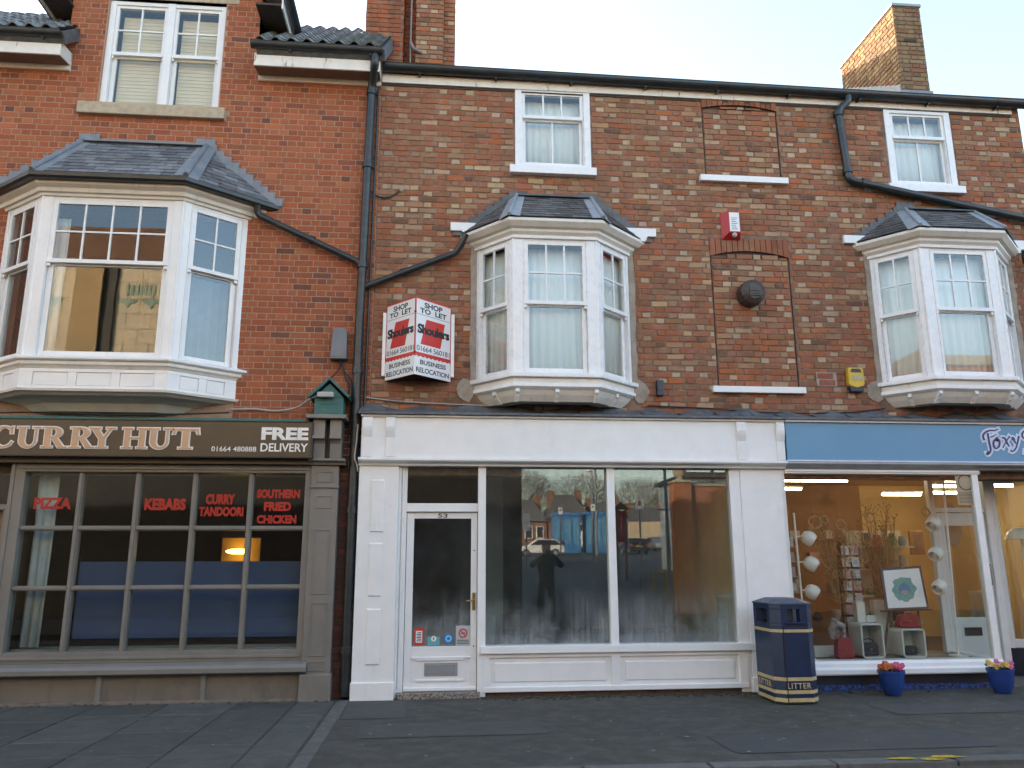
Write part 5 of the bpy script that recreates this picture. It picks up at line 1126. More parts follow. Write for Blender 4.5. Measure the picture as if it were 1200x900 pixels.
# bundles of dry twigs
def twigs(base, n, h, spread, lab, mat):
    m = MB()
    for k in range(n):
        a = rnd.uniform(0, 6.28); s_ = rnd.uniform(.2, 1)*spread; p = Vector(base); pts = [p.copy()]
        for q in range(1, 6):
            pts.append(p+Vector((math.cos(a)*s_*(q/5)**1.4+rnd.uniform(-.03, .03), math.sin(a)*s_*.5*(q/5)+rnd.uniform(-.03, .03), h*rnd.uniform(.85, 1.02)*q/5)))
        m.tube(pts, [.011, .010, .009, .008, .006, .004], 4)
        for q in range(2, 6):
            for _ in range(2): e = pts[q]+Vector((rnd.uniform(-.1, .1), rnd.uniform(-.06, .06), rnd.uniform(.0, .14))); m.tube([pts[q], e], [.006, .003], 3); m.ball(e, .013, 2)
    t = thing('twig_bundle', lab, 'dried twigs', base); m.obj('twig', mat, t, fix=False)
    MB().lathe([(0, 0), (.07, 0), (.09, .2), (.085, .32), (.075, .32), (.07, .05), (0, .04)], (base[0], base[1], .065 if base[1] > .9 else .302), 14).obj('twig_vase', pm('vase_brown', (.14, .08, .05), rough=.5), t, smooth=True)
TW = pm('dry_twig', (.42, .30, .15), (.28, .18, .09), 20, rough=.9); 
twigs((5.15, .75, .4), 26, 1.35, .38, 'tall spray of dry twigs behind the card rack', TW)
twigs((5.95, 1.15, .4), 26, 1.65, .36, 'tall spray of dry twigs behind the picture', TW)
# notice and oval hanging mirror by the door, back shelves
nx0, nx1, nz0, nz1 = at(1110, 595, .1).x, at(1133, 595, .1).x, at(1120, 593, .1).z, at(1120, 556, .1).z
nb = thing('paper_notice', 'white paper notice with a ring drawn on it, stuck inside the gift shop glass', 'notice', (nx0, -.1, nz0))
MB().box(nx0, nx1, -.1165, -.115, nz0, nz1-.005).obj('notice_sheet', pm('old_paper', (.55, .48, .36), rough=.7), nb)
MB().lathe([(.085, -.001), (.097, -.001), (.097, 0), (.085, 0)], ((nx0+nx1)/2, -.1172, nz1-.12), 24, axis='y').obj('notice_ring', INK, nb)
for k in range(8): MB().box(nx0+.02, nx1-.03-.02*(k % 3), -.1178, -.1168, nz0+.02+k*.017, nz0+.026+k*.017).obj('print_line', INK, nb)
ov = at(1115, 615, .85); om = MB().lathe([(0, -.01), (.17, -.01), (.19, 0), (0, .01)], (0, 0, 0), 30, axis='y')
for i, v in enumerate(om.v): om.v[i] = (v[0]*.72+ov.x, v[1]+.85, v[2]*1.5+ov.z)
tag(om.obj('oval_plaque', pm('pink_oval', (.45, .33, .27), rough=.5)), 'large pale oval plaque hanging behind the lamp by the glass door', 'plaque')
shv = thing('shelf_unit', 'white shelves of coloured gifts behind the glass door', 'shelf', (6.9, 3.0, .06))
MB().box(6.55, 7.5, 3.25, 3.3, .06, 1.9).obj('shelf_back', CUBE, shv)
for z in (.5, .9, 1.3, 1.65): MB().box(6.55, 7.5, 2.9, 3.25, z-.03, z).obj('shelf_board', CUBE, shv)
for k in range(20):
    z = (.5, .9, 1.3, 1.65)[k % 4]; x = 6.6+.2*(k//4)+rnd.uniform(-.03, .03); h = rnd.uniform(.08, .24)
    ci9 = k % 5; c = [(.12, .3, .2), (.45, .08, .12), (.1, .1, .12), (.5, .48, .42), (.2, .3, .4)][ci9]; jl = ('green', 'dark red', 'black', 'cream', 'slate blue')[ci9]+' gift jar on the '+('lowest', 'second lowest', 'second highest', 'top')[k % 4]+' white shelf behind the glass door'
    tag(MB().lathe([(0, 0), (.06, 0), (.075, h*.5), (.05, h*.9), (.055, h), (0, h)], (x, 3.05, z+.002), 12).obj('gift_jar', pm('gift_%d' % (k % 5), c, rough=.4), smooth=True), jl, 'jar', 'gift jars on the white shelves')
for i, (a, b, y) in enumerate((((952, 600), (975, 640), 3.2), ((1020, 640), (1040, 700), 2.2), ((1065, 622), (1085, 650), 3.6))):
    p, q = at(*a, y), at(*b, y); t = thing('wall_picture', ('brown framed picture on the back wall above the card rack', 'dark framed panel standing behind the left cube', 'row of trinkets in a brown frame left of the glass door')[i], 'picture', (p.x, y, q.z))
    MB().box(p.x, q.x, y, y+.04, q.z, p.z).obj('picture_frame', WOODE, t, bevel=.01); MB().box(p.x+.06, q.x-.06, y-.004, y-.0005, q.z+.06, p.z-.06).obj('picture_panel', pm('panel_brown', (.12, .08, .05), (.2, .13, .08), 9, rough=.6), t)
# a tall shelf of stock along the back left, each piece its own thing
st = thing('stock_shelf', 'dark wooden shelves of stock along the back left of the gift shop', 'shelf', (5.2, 2.6, .06))
for z in (.55, .95, 1.35, 1.75): MB().box(4.3, 6.2, 2.55, 2.85, z-.025, z).obj('shelf_board', WOODE, st)
for x in (4.3, 5.25, 6.18): MB().box(x, x+.03, 2.56, 2.84, .06, 1.8).obj('shelf_side', WOODE, st)
SC = [('cream', (.6, .56, .46)), ('sage green', (.25, .33, .24)), ('dusty pink', (.5, .28, .27)), ('grey', (.34, .34, .35)), ('brown', (.22, .13, .08)), ('white', (.75, .74, .72))]
for r, (z, rn) in enumerate(((.55, 'lowest'), (.95, 'second'), (1.35, 'third'), (1.75, 'top'))):
    for k in range(6):
        nm_, c_ = SC[(k+r*2) % 6]; x = 4.42+k*.29+(.06 if k > 2 else 0); h = .12+.04*((k*3+r) % 4); mt = pm('stock_'+nm_.replace(' ', '_'), c_, rough=.6)
        if (k+r) % 3 == 0: o = MB().box(x, x+.16, 2.62, 2.78, z+.002, z+h).obj('stock_box', mt, bevel=.006); kd = 'box'
        elif (k+r) % 3 == 1: o = MB().lathe([(0, 0), (.05, 0), (.08, h*.4), (.04, h*.8), (.045, h), (0, h)], (x+.08, 2.7, z+.002), 14).obj('stock_vase', mt, smooth=True); kd = 'vase'
        else: o = MB().lathe([(0, 0), (.05, 0), (.085, h*.6), (.09, h*.65), (.08, h*.62), (0, .02)], (x+.08, 2.7, z+.002), 14).obj('stock_bowl', mt, smooth=True); kd = 'bowl'
        tag(o, nm_+' '+kd+' on the '+rn+' shelf of the dark stock shelves in the gift shop', kd, 'stock on the dark gift shop shelves')
# woven hoops hanging in the window
for i, (px, py, rr) in enumerate(((955, 612, .075), (966, 609, .05), (985, 615, .06), (1019, 606, .06), (1085, 600, .05))):
    h = at(px, py, .35); m = MB(); pts = [(h.x+rr*math.cos(a*.4488), .35+.01*math.sin(a*1.3), h.z+rr*math.sin(a*.4488)) for a in range(15)]; m.tube(pts, .011, 6); m.tube([(h.x, .35, h.z+rr), (h.x, .35, 2.81)], .0015, 3)
    tag(m.obj('woven_hoop', TW, smooth=True), ('largest woven twig hoop hanging above the left lamp', 'smaller woven hoop hanging just right of the largest one', 'woven hoop hanging above the scarf bust', 'woven hoop hanging in front of the tall twigs', 'small woven hoop hanging beside the glass door')[i], 'hanging hoop')
DGREEN = pm('display_green', (.1, .14, .05), (.15, .06, .05), 30, rough=.9)
sd = thing('dome_lamp', 'cream dome lamp in the right hand return window', 'lamp', (7.5, .8, 1.5))
pp = at(1190, 632, .8); MB().lathe([(0, .16), (.08, .15), (.16, .08), (.2, 0), (.19, 0), (.15, .07), (0, .14)], (pp.x+.08, .8, pp.z), 22).obj('shade_dome', SHADE, sd, smooth=True); MB().tube([(pp.x+.08, .8, pp.z+.1), (pp.x+.08, .8, .06)], .014, 8).obj('shade_stand', SHADE, sd)
cb = thing('white_cabinet', 'white cabinet with folded goods in the return window', 'cabinet', (7.7, 1.0, .06))
MB().box(7.2, 7.54, .95, 1.3, .06, 1.02).obj('cabinet_body', CUBE, cb, bevel=.005)
for k in range(3): MB().box(7.24, 7.5, .94, .949, .12+k*.3, .38+k*.3).obj('cabinet_drawer', CUBE, cb, bevel=.003)

# ------------------------------------------------------------ things on the walls
tl = thing('to_let_board', 'white and red V shaped shop to let board on the brown wall', 'sign board', (-.25, -.3, 3.8))
cx, zt, zb = P(487.5, 346, -.42)[0], 0, 0
ztp, zbt = P(487, 347, -.42)[1], P(487, 438, -.42)[1]
xl, xr = P(453.5, 360, -.03)[0], P(529, 360, -.03)[0]
for sgn, xe in ((-1, xl), (1, xr)):
    L = math.hypot(xe-cx, .39); a = (Vector((xe, -.03, 0)), Vector((cx, -.42, 0))) if sgn < 0 else (Vector((cx, -.42, 0)), Vector((xe, -.03, 0)))
    d = (a[1]-a[0]); M = frame(a[0].x, a[0].y, 0, math.atan2(d.y, d.x)); H = ztp-zbt; zf = lambda t: zbt+H*t
    bd = MB(M).box(0, L, .0, .012, zbt, ztp).obj('board_panel', SIGNWHITE, tl)
    e0, e1 = (.0, L-.0)
    MB(M).box(0, L, -.0015, -.0002, ztp-.018, ztp).box(L-.012 if sgn < 0 else 0, L if sgn < 0 else .012, -.0016, -.0003, zf(.27), ztp-.0185).box(0 if sgn < 0 else L-.012, .012 if sgn < 0 else L, -.0016, -.0003, zf(.27), ztp-.0185).obj('red_border', REDSIGN, bd)
    text('lettering', 'SHOP', L*.24, L*.74, zf(.882), zf(.955), -.0004, INK, bd, M, .03, .001); text('lettering', 'TO  LET', L*.12, L*.86, zf(.805), zf(.872), -.0004, INK, bd, M, .03, .001)
    MB(M).box(L*.03, L*.97, -.0012, -.0002, zf(.782), zf(.786)).obj('print_line', INK, bd)
    MB(M).prism([(L*.33, zf(.735)), (L*.80, zf(.735)), (L*.67, zf(.40)), (L*.16, zf(.40))] if sgn < 0 else [(L*.30, zf(.735)), (L*.82, zf(.735)), (L*.70, zf(.40)), (L*.15, zf(.40))], -.0012, -.0002).obj('red_logo', REDSIGN, bd)
    MB(M).box(L*.06, L*.95, -.0018, -.0013, zf(.555), zf(.565)).obj('logo_band', REDSIGN, bd)
    text('lettering', 'Shoulers', L*.06, L*.95, zf(.535), zf(.66), -.002, INK, bd, M, .045, .0012, .92)
    text('lettering', '01664 560181', L*.05, L*.96, zf(.31), zf(.378), -.0004, INK, bd, M, 0, .001, .92)
    red = [(0, zf(.29)), (L, zf(.29))]; k = 18; zz = [(L-L*i/k, zf(.235)+(.012 if i % 2 else -.004)) for i in range(k+1)]
    MB(M).prism(red+zz, -.0014, -.0002).obj('red_band', REDSIGN, bd)
    text('lettering', 'BUSINESS', L*.15, L*.86, zf(.14), zf(.20), -.0004, INK, bd, M, .02, .001); text('lettering', 'RELOCATION', L*.05, L*.95, zf(.035), zf(.10), -.0004, INK, bd, M, .02, .001)
    xb = xe; z0, z1 = zf(.08), zf(.90)
    MB().box(min(xb, xb+sgn*.04), max(xb, xb+sgn*.04), -.05, -.02, z0-.02, z1).obj('board_batten', UPVC, tl, bevel=.003)
for t in (.28, .80): MB().tube([(cx, -.424, zbt+(ztp-zbt)*t-.012), (cx, -.424, zbt+(ztp-zbt)*t+.012)], .012, 8).obj('board_clip', INK, tl)
MB().prism([(xl+.02, zbt+.004), (xr-.02, zbt+.004), (xr-.02, zbt+.012), (xl+.02, zbt+.012)], -.05, -.012).obj('board_bracket', MORTAR_DARK, tl)
# red alarm box
al = thing('alarm_box', 'red alarm box with a white label above the blocked window arch', 'alarm box', (3.69, -.1, 5.4))
m = MB(); X0_, X1_, Z0_, Z1_ = 3.56, 3.81, 5.42, 5.79; xm0, xm1 = X0_+.075, X1_-.03
m.add([(X0_, -.012, Z0_), (X1_, -.012, Z0_), (X1_, -.012, Z1_), (X0_, -.012, Z1_), (xm0, -.11, Z0_+.07), (xm1, -.11, Z0_+.07), (xm1, -.11, Z1_-.01), (xm0, -.11, Z1_-.01)], [(0, 4, 7, 3), (4, 5, 6, 7), (5, 1, 2, 6), (3, 7, 6, 2), (0, 1, 5, 4), (0, 3, 2, 1)])
m.obj('alarm_case', RED, al, bevel=.006); lb = MB().box(xm0+.008, xm1-.008, -.1135, -.1105, Z0_+.085, Z1_-.03).obj('alarm_label', SIGNWHITE, al)
for k in range(7): MB().box(xm0+.03, xm1-.035-.012*(k % 3), -.1145, -.1138, Z0_+.11+k*.025, Z0_+.119+k*.025).obj('print_line', GREYBOX, lb)
MB().ball(((xm0+xm1)/2, -.085, Z0_+.045), .035, 8).obj('strobe_lens', pm('strobe', (.5, .5, .46), rough=.2), al, smooth=True)
# yellow alarm
ya = thing('alarm_box', 'yellow and navy alarm box beside the right bay window', 'alarm box', (5.14, -.08, 3.45))
m = MB(); m.prism([(5.035, 3.56), (5.05, 3.525), (5.14, 3.50), (5.225, 3.525), (5.245, 3.56), (5.24, 3.74), (5.225, 3.76), (5.05, 3.76), (5.04, 3.74)], -.085, -.012); m.obj('alarm_case', YELLOWP, ya, bevel=.012)
MB().prism([(5.045, 3.50), (5.06, 3.455), (5.22, 3.455), (5.235, 3.50), (5.235, 3.53), (5.14, 3.499), (5.045, 3.53)], -.082, -.012).obj('alarm_base', DARKPLASTIC, ya, bevel=.008)
MB().box(5.10, 5.21, -.089, -.0855, 3.60, 3.66).obj('alarm_label', pm('alarm_grey', (.42, .40, .30), rough=.5), ya); MB().prism([(5.07, 3.70), (5.21, 3.70), (5.19, 3.745), (5.085, 3.745)], -.09, -.084).obj('alarm_louvre', DARKPLASTIC, ya)
# octagonal vent cowl
vt = thing('vent_cowl', 'dark brown round vent cowl on the blocked window', 'vent', (3.9, -.1, 4.68)); VM = pm('vent_brown', (.045, .032, .028), (.07, .05, .042), 14, rough=.5, bump=.2)
vb = MB().lathe([(0, -.20), (.10, -.20), (.155, -.16), (.165, -.08), (.165, -.008), (0, -.008)], (3.87, 0, 4.69), 16, axis='y'); vb.obj('vent_hood', VM, vt, bevel=.004)
MB().box(3.80, 3.94, -.212, -.195, 4.62, 4.75).box(3.815, 3.925, -.219, -.2125, 4.64, 4.655).box(3.815, 3.925, -.219, -.2125, 4.68, 4.695).obj('vent_grille', VM, vt, bevel=.002)
# small black box right of the middle bay
bb = thing('junction_box', 'small black lamp box on the wall right of the middle bay', 'wall box', (2.66, -.05, 3.36)); MB().box(2.62, 2.705, -.07, -.01, 3.37, 3.56).obj('box_case', DARKPLASTIC, bb, bevel=.008); MB().box(2.63, 2.695, -.078, -.071, 3.44, 3.5).obj('box_lens', BLACKIRON, bb)
# grey wall box with hanging cables
gx = thing('junction_box', 'grey metal cable box on red brick above the green gablet', 'wall box', (-1.16, -.06, 3.74)); m = MB()
m.prism([(-1.265, 3.75), (-1.075, 3.75), (-1.08, 4.07), (-1.11, 4.10), (-1.22, 4.10), (-1.245, 4.07)], -.13, -.01); m.obj('box_case', GREYBOX, gx, bevel=.008); MB().box(-1.27, -1.07, -.135, -.01, 3.735, 3.7495).obj('box_flange', GREYBOX, gx)
def cable(pts, r, mat, lab, nm='wall_cable', grp=None):
    v = [Vector(p) for p in pts]; out = []
    for t in range(len(v)-1):
        p0 = v[max(0, t-1)]; p1 = v[t]; p2 = v[t+1]; p3 = v[min(len(v)-1, t+2)]
        for k in range(6):
            s_ = k/6; out.append(.5*((2*p1)+(p2-p0)*s_+(2*p0-5*p1+4*p2-p3)*s_**2+(3*p1-p0-3*p2+p3)*s_**3))
    out.append(v[-1]); return tag(MB().tube(out, r, 6).obj(nm, mat, smooth=True), lab, 'cable', grp)
cable([(-1.15, -.05, 3.74), (-1.17, -.04, 3.62), (-1.30, -.03, 3.48), (-1.42, -.04, 3.36), (-1.5, -.03, 3.3)], .008, CABLEB, 'black cable from the grey box down past the left of the gablet')
cable([(-1.14, -.05, 3.74), (-1.10, -.05, 3.6), (-1.02, -.05, 3.50), (-1.0, -.06, 3.35), (-1.01, -.06, 3.1), (-1.03, -.05, 2.8)], .009, CABLEB, 'black cable from the grey box down beside the main drainpipe')
cable([(-1.17, -.05, 3.74), (-1.12, -.06, 3.66), (-1.08, -.04, 3.52), (-1.03, -.06, 3.42), (-1.05, -.05, 3.30), (-.99, -.05, 3.22)], .01, CABLEB, 'tangled black cable between the grey box and the gablet')
wb = MB().box(-1.35, -1.17, -.38, -.305, 3.225, 3.285); tag(wb.obj('cable_joint', CABLEW, bevel=.01), 'small white cable joint box on the green gablet roof', 'cable joint')
cable([(-1.34, -.34, 3.25), (-1.45, -.25, 3.22), (-1.62, -.10, 3.15), (-1.85, -.05, 3.12), (-2.1, -.04, 3.14), (-2.35, -.05, 3.13)], .011, CABLEW, 'grey white cable running from the gablet along the red bricks')
cable([(-2.35, -.12, 3.08), (-2.9, -.30, 3.02), (-3.6, -.32, 2.998), (-4.3, -.31, 3.02), (-5.0, -.3, 3.0)], .010, CABLEB, 'black cable sagging along the green lead above the curry sign')
cable([(-.87, -.03, 5.9), (-.83, -.02, 5.86), (-.72, -.03, 5.82), (-.60, -.025, 5.86), (-.52, -.025, 5.93)], .010, CABLEB, 'short black cable ending at a pale grommet on the brown wall')
tag(MB().lathe([(0, -.03), (.02, -.03), (.035, -.015), (.035, 0), (0, 0)], (-.51, -.01, 5.945), 14, axis='y').obj('cable_grommet', RENDER), 'round pale cable grommet high on the brown wall', 'grommet')
cable([(-.86, -.03, 3.30), (-.5, -.03, 3.26), (0, -.035, 3.235), (.6, -.03, 3.22)], .008, CABLEW, 'thin pale cable above the lead flashing, left of the middle bay')
cable([(2.5, -.03, 3.25), (3.2, -.03, 3.23), (3.6, -.05, 3.20), (4.2, -.05, 3.18), (5.0, -.04, 3.2), (5.5, -.03, 3.26)], .008, CABLEB, 'black cable lying along the lead flashing under the yellow alarm box')
cable([(-.905, -.2, 2.95), (-.915, -.19, 2.75), (-.93, -.18, 2.58), (-.90, -.18, 2.49), (-.89, -.16, 2.42)], .009, CABLEW, 'loose white cable hanging beside the white shopfront corner')

# ------------------------------------------------------------ litter bin
BX, BY = 3.49, -.93
lb = thing('litter_bin', 'navy litter bin with gold bands beside the gift shop', 'litter bin', (3.66, -.65, 0))
BW, BD, CH, ZT = .455, .60, .085, 1.0
def octo(e): return [(BX+CH-e*.4, BY-e), (BX+BW-CH+e*.4, BY-e), (BX+BW+e, BY+CH-e*.4), (BX+BW+e, BY+BD-CH+e*.4), (BX+BW-CH+e*.4, BY+BD+e), (BX+CH-e*.4, BY+BD+e), (BX-e, BY+BD-CH+e*.4), (BX-e, BY+CH-e*.4)]
def ring(z0, z1, e, mat, name, par, e1=None, cap=True, bevel=.004):
    a, b = octo(e), octo(e if e1 is None else e1); m = MB(); m.add([(x, y, z0) for x, y in a]+[(x, y, z1) for x, y in b], [(i, (i+1) % 8, (i+1) % 8+8, i+8) for i in range(8)]+([tuple(range(7, -1, -1)), tuple(range(8, 16))] if cap else [])); return m.obj(name, mat, par, bevel=bevel)
body = ring(.02, .75, 0, BINBLUE, 'bin_body', lb)
ring(.0, .0195, -.01, INK, 'bin_foot', lb)
# hood: four corner posts, rims and openings
ring(.7505, .785, 0, BINBLUE, 'hood_rim', lb); ring(.93, .975, 0, BINBLUE, 'hood_rim', lb)
o8 = octo(0)
for i in (1, 3, 5, 7):
    a, b = Vector(o8[i]), Vector(o8[(i+1) % 8]); n_ = Vector(((b-a).y, -(b-a).x)).normalized(); pre = Vector(o8[i-1]); nxt = Vector(o8[(i+2) % 8])
    a2 = a+(pre-a).normalized()*.075; b2 = b+(nxt-b).normalized()*.075; inn = [a2-n_*.03, b2-n_*.03]; poly = [a2, a, b, b2, b2.lerp(a2, .1)-n_*.05, a2.lerp(b2, .1)-n_*.05]
    m = MB(); m.add([(p.x, p.y, .7855) for p in poly]+[(p.x, p.y, .9295) for p in poly], [tuple(range(5, -1, -1)), tuple(range(6, 12))]+[(k, (k+1) % 6, (k+1) % 6+6, k+6) for k in range(6)]); m.obj('hood_post', BINBLUE, lb, bevel=.003)
tp = MB(); tp.add([(x, y, .9755) for x, y in octo(.008)]+[(x, y, .99) for x, y in octo(.008)]+[(BX+BW*.5+(x-BX-BW*.5)*.55, BY+BD*.5+(y-BY-BD*.5)*.55, .9905+.045) for x, y in octo(.008)], [(i, (i+1) % 8, (i+1) % 8+8, i+8) for i in range(8)]+[(i+8, (i+1) % 8+8, (i+1) % 8+16, i+16) for i in range(8)]+[tuple(range(16, 24)), tuple(range(7, -1, -1))]); tp.obj('bin_lid', pm('bin_lid_blue', (.035, .05, .09), (.055, .07, .11), 5, rough=.45, bump=.1), lb, bevel=.004)
ring(.70, .73, .004, GOLD, 'gold_band', lb, cap=False, bevel=0); ring(.225, .26, .004, GOLD, 'gold_band', lb, cap=False, bevel=0); ring(.10, .135, .004, GOLD, 'gold_band', lb, cap=False, bevel=0); ring(.021, .06, .0045, GOLD, 'gold_band', lb, cap=False, bevel=0)
MB().box(BX+CH+.012, BX+CH+.022, BY-.006, BY+.01, .02, .76).obj('door_seam', INK, lb)
MB().box(BX+.13, BX+.34, BY-.025, BY+.02, .786, .80).obj('stub_plate', BINBLUE, lb, bevel=.003)
MB().box(BX+.12, BX+.24, BY+.3, BY+.305, .80, .91).obj('bin_sticker', GREYBOX, lb)
text('lettering', 'LITTER', BX+.105, BX+.355, .15, .205, BY-.001, GOLD, lb, bold=.012, spacing=1.12)
ML = frame(BX, BY+BD-CH, 0, R(-90)); text('lettering', 'LITTER', .04, .36, .15, .205, -.001, GOLD, lb, ML, .012, spacing=1.12)

# ------------------------------------------------------------ flower pots
def flower_pot(x, y, lab, cols, plab, r0=.132):
    t = thing('flower_pot', lab, 'flower pot', (x, y, 0), 'blue flower pots by the gift shop')
    MB().lathe([(0, .0), (r0*.6, .0), (r0*.66, .02), (r0*.84, .07), (r0*.96, .14), (r0, .20), (r0, .222), (r0*1.08, .225), (r0*1.08, .255), (r0*.99, .255), (r0*.94, .20), (0, .19)], (x, y, 0), 28).obj('pot', BLUEPOT, t, smooth=True)
    MB().lathe([(0, .20), (r0*.93, .195)], (x, y, .0), 20).obj('soil', pm('soil', (.03, .02, .015), rough=1), t)
    p = thing('pansy_plant', plab, 'flowers', (x, y, .2)); lf_ = MB()
    for k in range(190):
        a, rr = rnd.uniform(0, 6.28), r0*1.05*math.sqrt(rnd.random()); c = Vector((x+rr*math.cos(a), y+rr*math.sin(a), .235+rnd.uniform(-.02, .05))); s_ = rnd.uniform(.012, .024)
        u = Vector((rnd.uniform(-1, 1), rnd.uniform(-1, 1), rnd.uniform(-.3, .5))).normalized(); v = u.cross(Vector((rnd.uniform(-.4, .4), rnd.uniform(-.4, .4), 1))).normalized()
        lf_.add([c-u*s_, c+v*s_*.5, c+u*s_, c-v*s_*.5], [(0, 1, 2, 3)])
    lf_.obj('leaves', pm('pansy_leaf', (.045, .10, .03), (.03, .07, .022), 30, rough=.6), p, fix=False)
    for k in range(17):
        a = k*2.4; rr = r0*1.0*math.sqrt((k+.5)/17); c = Vector((x+rr*math.cos(a), y+rr*math.sin(a)-.01, .285+rnd.uniform(-.015, .03))); col = cols[0] if c.x < x-.01 else cols[1]
        nrm = Vector((rnd.uniform(-.4, .4), -.8, rnd.uniform(.3, .9))).normalized(); u = nrm.cross(Vector((0, 0, 1))).normalized(); v = nrm.cross(u); fl_ = MB(); s_ = rnd.uniform(.024, .034)
        for q in range(5):
            b = 1.2566*q+.3; pc = c+(u*math.cos(b)+v*math.sin(b))*s_*.55+nrm*.002*q; n = 8
            fl_.add([pc+(u*math.cos(6.283*i/n)+v*math.sin(6.283*i/n))*s_*.62+nrm*.008*math.cos(6.283*i/n-b) for i in range(n)], [tuple(range(n))])
        o = fl_.obj('flower', pm('petal_%s' % col[0], col[1], tuple(v_*.75 for v_ in col[1]), 60, rough=.6, bump=0), p, fix=False); MB().ball(c+nrm*.014, .007, 4).obj('flower_eye', YELLOWP, o)
flower_pot(4.97, -.48, 'blue glazed pot of orange and pink pansies below the gift shop window', (('orange', (.55, .10, .02)), ('pink', (.60, .05, .28))), 'orange and pink pansies growing in a blue pot')
flower_pot(6.24, -.48, 'blue glazed pot of yellow and pink pansies beside the set back door', (('yellow', (.65, .42, .04)), ('rose', (.62, .10, .32))), 'yellow and pink pansies growing in a blue pot')
# ------------------------------------------------------------ across the street: seen only in the glass, built where it stands
def MX(px, py, Y): x, z = P(px, py, Y); return x, z       # Y metres behind the glass = Y metres out in front of it
def CARZ(y): return max(.0, (-y-18)*.042)                 # the car park climbs away from the street
MB().box(-30, 40, -13.6, -8.75, -.3, .0).obj('far_pavement', TARMAC, kind='structure')
cp = MB(); cp.add([(2.0, -13.6, .004), (40, -13.6, .004), (40, -18, .01), (60, -130, 4.9), (-40, -130, 4.9), (-40, -40, 1.0), (2.0, -18, .01)], [(0, 1, 2, 3, 4, 5, 6)]); cp.obj('car_park', ROADM, kind='structure')
FARBRICK = pm('far_brick', (.19, .105, .07), (.16, .085, .06), 3, rough=.9)
FAI = pm('cream_faience', (.60, .48, .33), (.54, .43, .29), 3, rough=.4, bump=.05); FAIJ = pm('faience_joint', (.26, .19, .12), rough=.8); FGREEN = pm('faience_green', (.22, .32, .25), rough=.4)
BEIGE = pm('beige_render', (.46, .32, .17), (.42, .29, .15), 2, rough=.9); DKB = pm('dark_front_and_pier_shade', (.03, .024, .019), rough=.6)
ORB = pm('orange_brick', (.42, .16, .07), (.34, .12, .055), 14, rough=.9, bump=.3)
ci_ = thing('cinema_building', 'tall cream tiled building across the street, mirrored in the left bay window', 'building', (-8, -13.8, 0))
x_end = P(611, 590, 13.7)[0]
MB().box(-26, x_end, -26, -13.81, -.1, 9.62).obj('wall', FAIJ, ci_); MB().box(-26, x_end, -13.81, -13.70, 0, 4.6).obj('ground_floor_front', DKB, ci_)
MB().box(-26, x_end, -26, -13.75, 9.62, 10.75).obj('brick_parapet', FARBRICK, ci_)
tiles = []
for r in range(11):
    z = 4.65+r*.45
    x = -14.0-(.35 if r % 2 else 0)
    while x < x_end-.9:
        a_, b_ = x+.008, x+.692
        if a_ > -10.17 and b_ < -9.08: a_ = b_
        elif a_ < -10.17 < b_: b_ = -10.17
        elif a_ < -9.08 < b_: a_ = -9.08
        if b_-a_ > .05: MB().box(a_, b_, -13.81, -13.795, z+.006, z+.444).obj('facing_tile', FAI, ci_)
        x += .7
MB().box(-10.17, -9.4, -13.82, -13.6, 4.6, 9.6).obj('pier', BEIGE, ci_); MB().box(-9.399, -9.08, -13.8, -13.7, 4.6, 9.6).obj('pier', DKB, ci_)  # second box: shade on the pier's side put into a dark strip
for k in range(7): MB().box(-8.8+k*.12, -8.73+k*.12, -13.795, -13.775, 8.8, 9.1).obj('green_motif', FGREEN, ci_)
for x in (-8.75, -8.1, -10.75): MB().prism([(x-.3, 8.68), (x+.3, 8.68), (x+.18, 8.55), (x+.1, 8.55), (x, 8.4), (x-.1, 8.55), (x-.18, 8.55)], -13.795, -13.775).obj('green_motif', FGREEN, ci_)
# brick building and gate pier on the right
bb_ = thing('brick_building', 'sunlit orange brick building mirrored in the gift shop glass', 'building', (13, -13.6, 0))
MB().box(9.5, 26, -15.2, -13.6, -.1, 7.2).obj('wall', ORB, bb_)
for k in range(5): MB().box(10.6+k*3, 11.8+k*3, -13.65, -13.55, 3.9, 5.6).obj('window', GREYPAINT, bb_)
MB().box(9.4, 26.1, -15.3, -13.5, 7.2, 7.5).obj('parapet', STONE, bb_)
xp, zp = MX(795, 567, 13.5); gp = thing('gate_pier', 'brick gate pier with a stone ball on top, mirrored in the steamed window', 'gate pier', (xp, -13.5, 0))
MB().box(xp-.25, xp+.25, -13.7, -13.2, 0, zp).obj('pier_shaft', ORB, gp); MB().box(xp-.3, xp+.3, -13.75, -13.15, zp, zp+.06).obj('pier_cap', STONE, gp, bevel=.03); MB().lathe([(0, 0), (.2, 0), (.09, .08), (.08, .12)], (xp, -13.45, zp+.06), 14).ball((xp, -13.45, zp+.35), .2, 10).obj('pier_ball', STONE, gp, smooth=True)
wl_ = thing('boundary_wall', 'brick boundary wall beyond the gate pier, mirrored in the steamed window', 'wall', (xp+1.8, -13.5, 0)); MB().box(xp+.251, 9.45, -13.65, -13.35, 0, zp-.08).obj('wall_body', ORB, wl_); MB().box(xp+.251, 9.45, -13.7, -13.3, zp-.08, zp-.01).obj('wall_coping', STONE, wl_)
wh = thing('white_house', 'white rendered house behind the brick boundary wall, mirrored in the glass', 'house', (14, -34, .6)); MB().box(13.9, 24, -40, -34, 0, 6.0).obj('wall', WHITE, wh); MB().box(13.7, 24.4, -40.4, -33.6, 6.0, 6.25).obj('roof', SLATE2, wh); MB().box(15.4, 16.6, -34.02, -33.95, 4.0, 5.3).obj('window', GREYPAINT, wh)
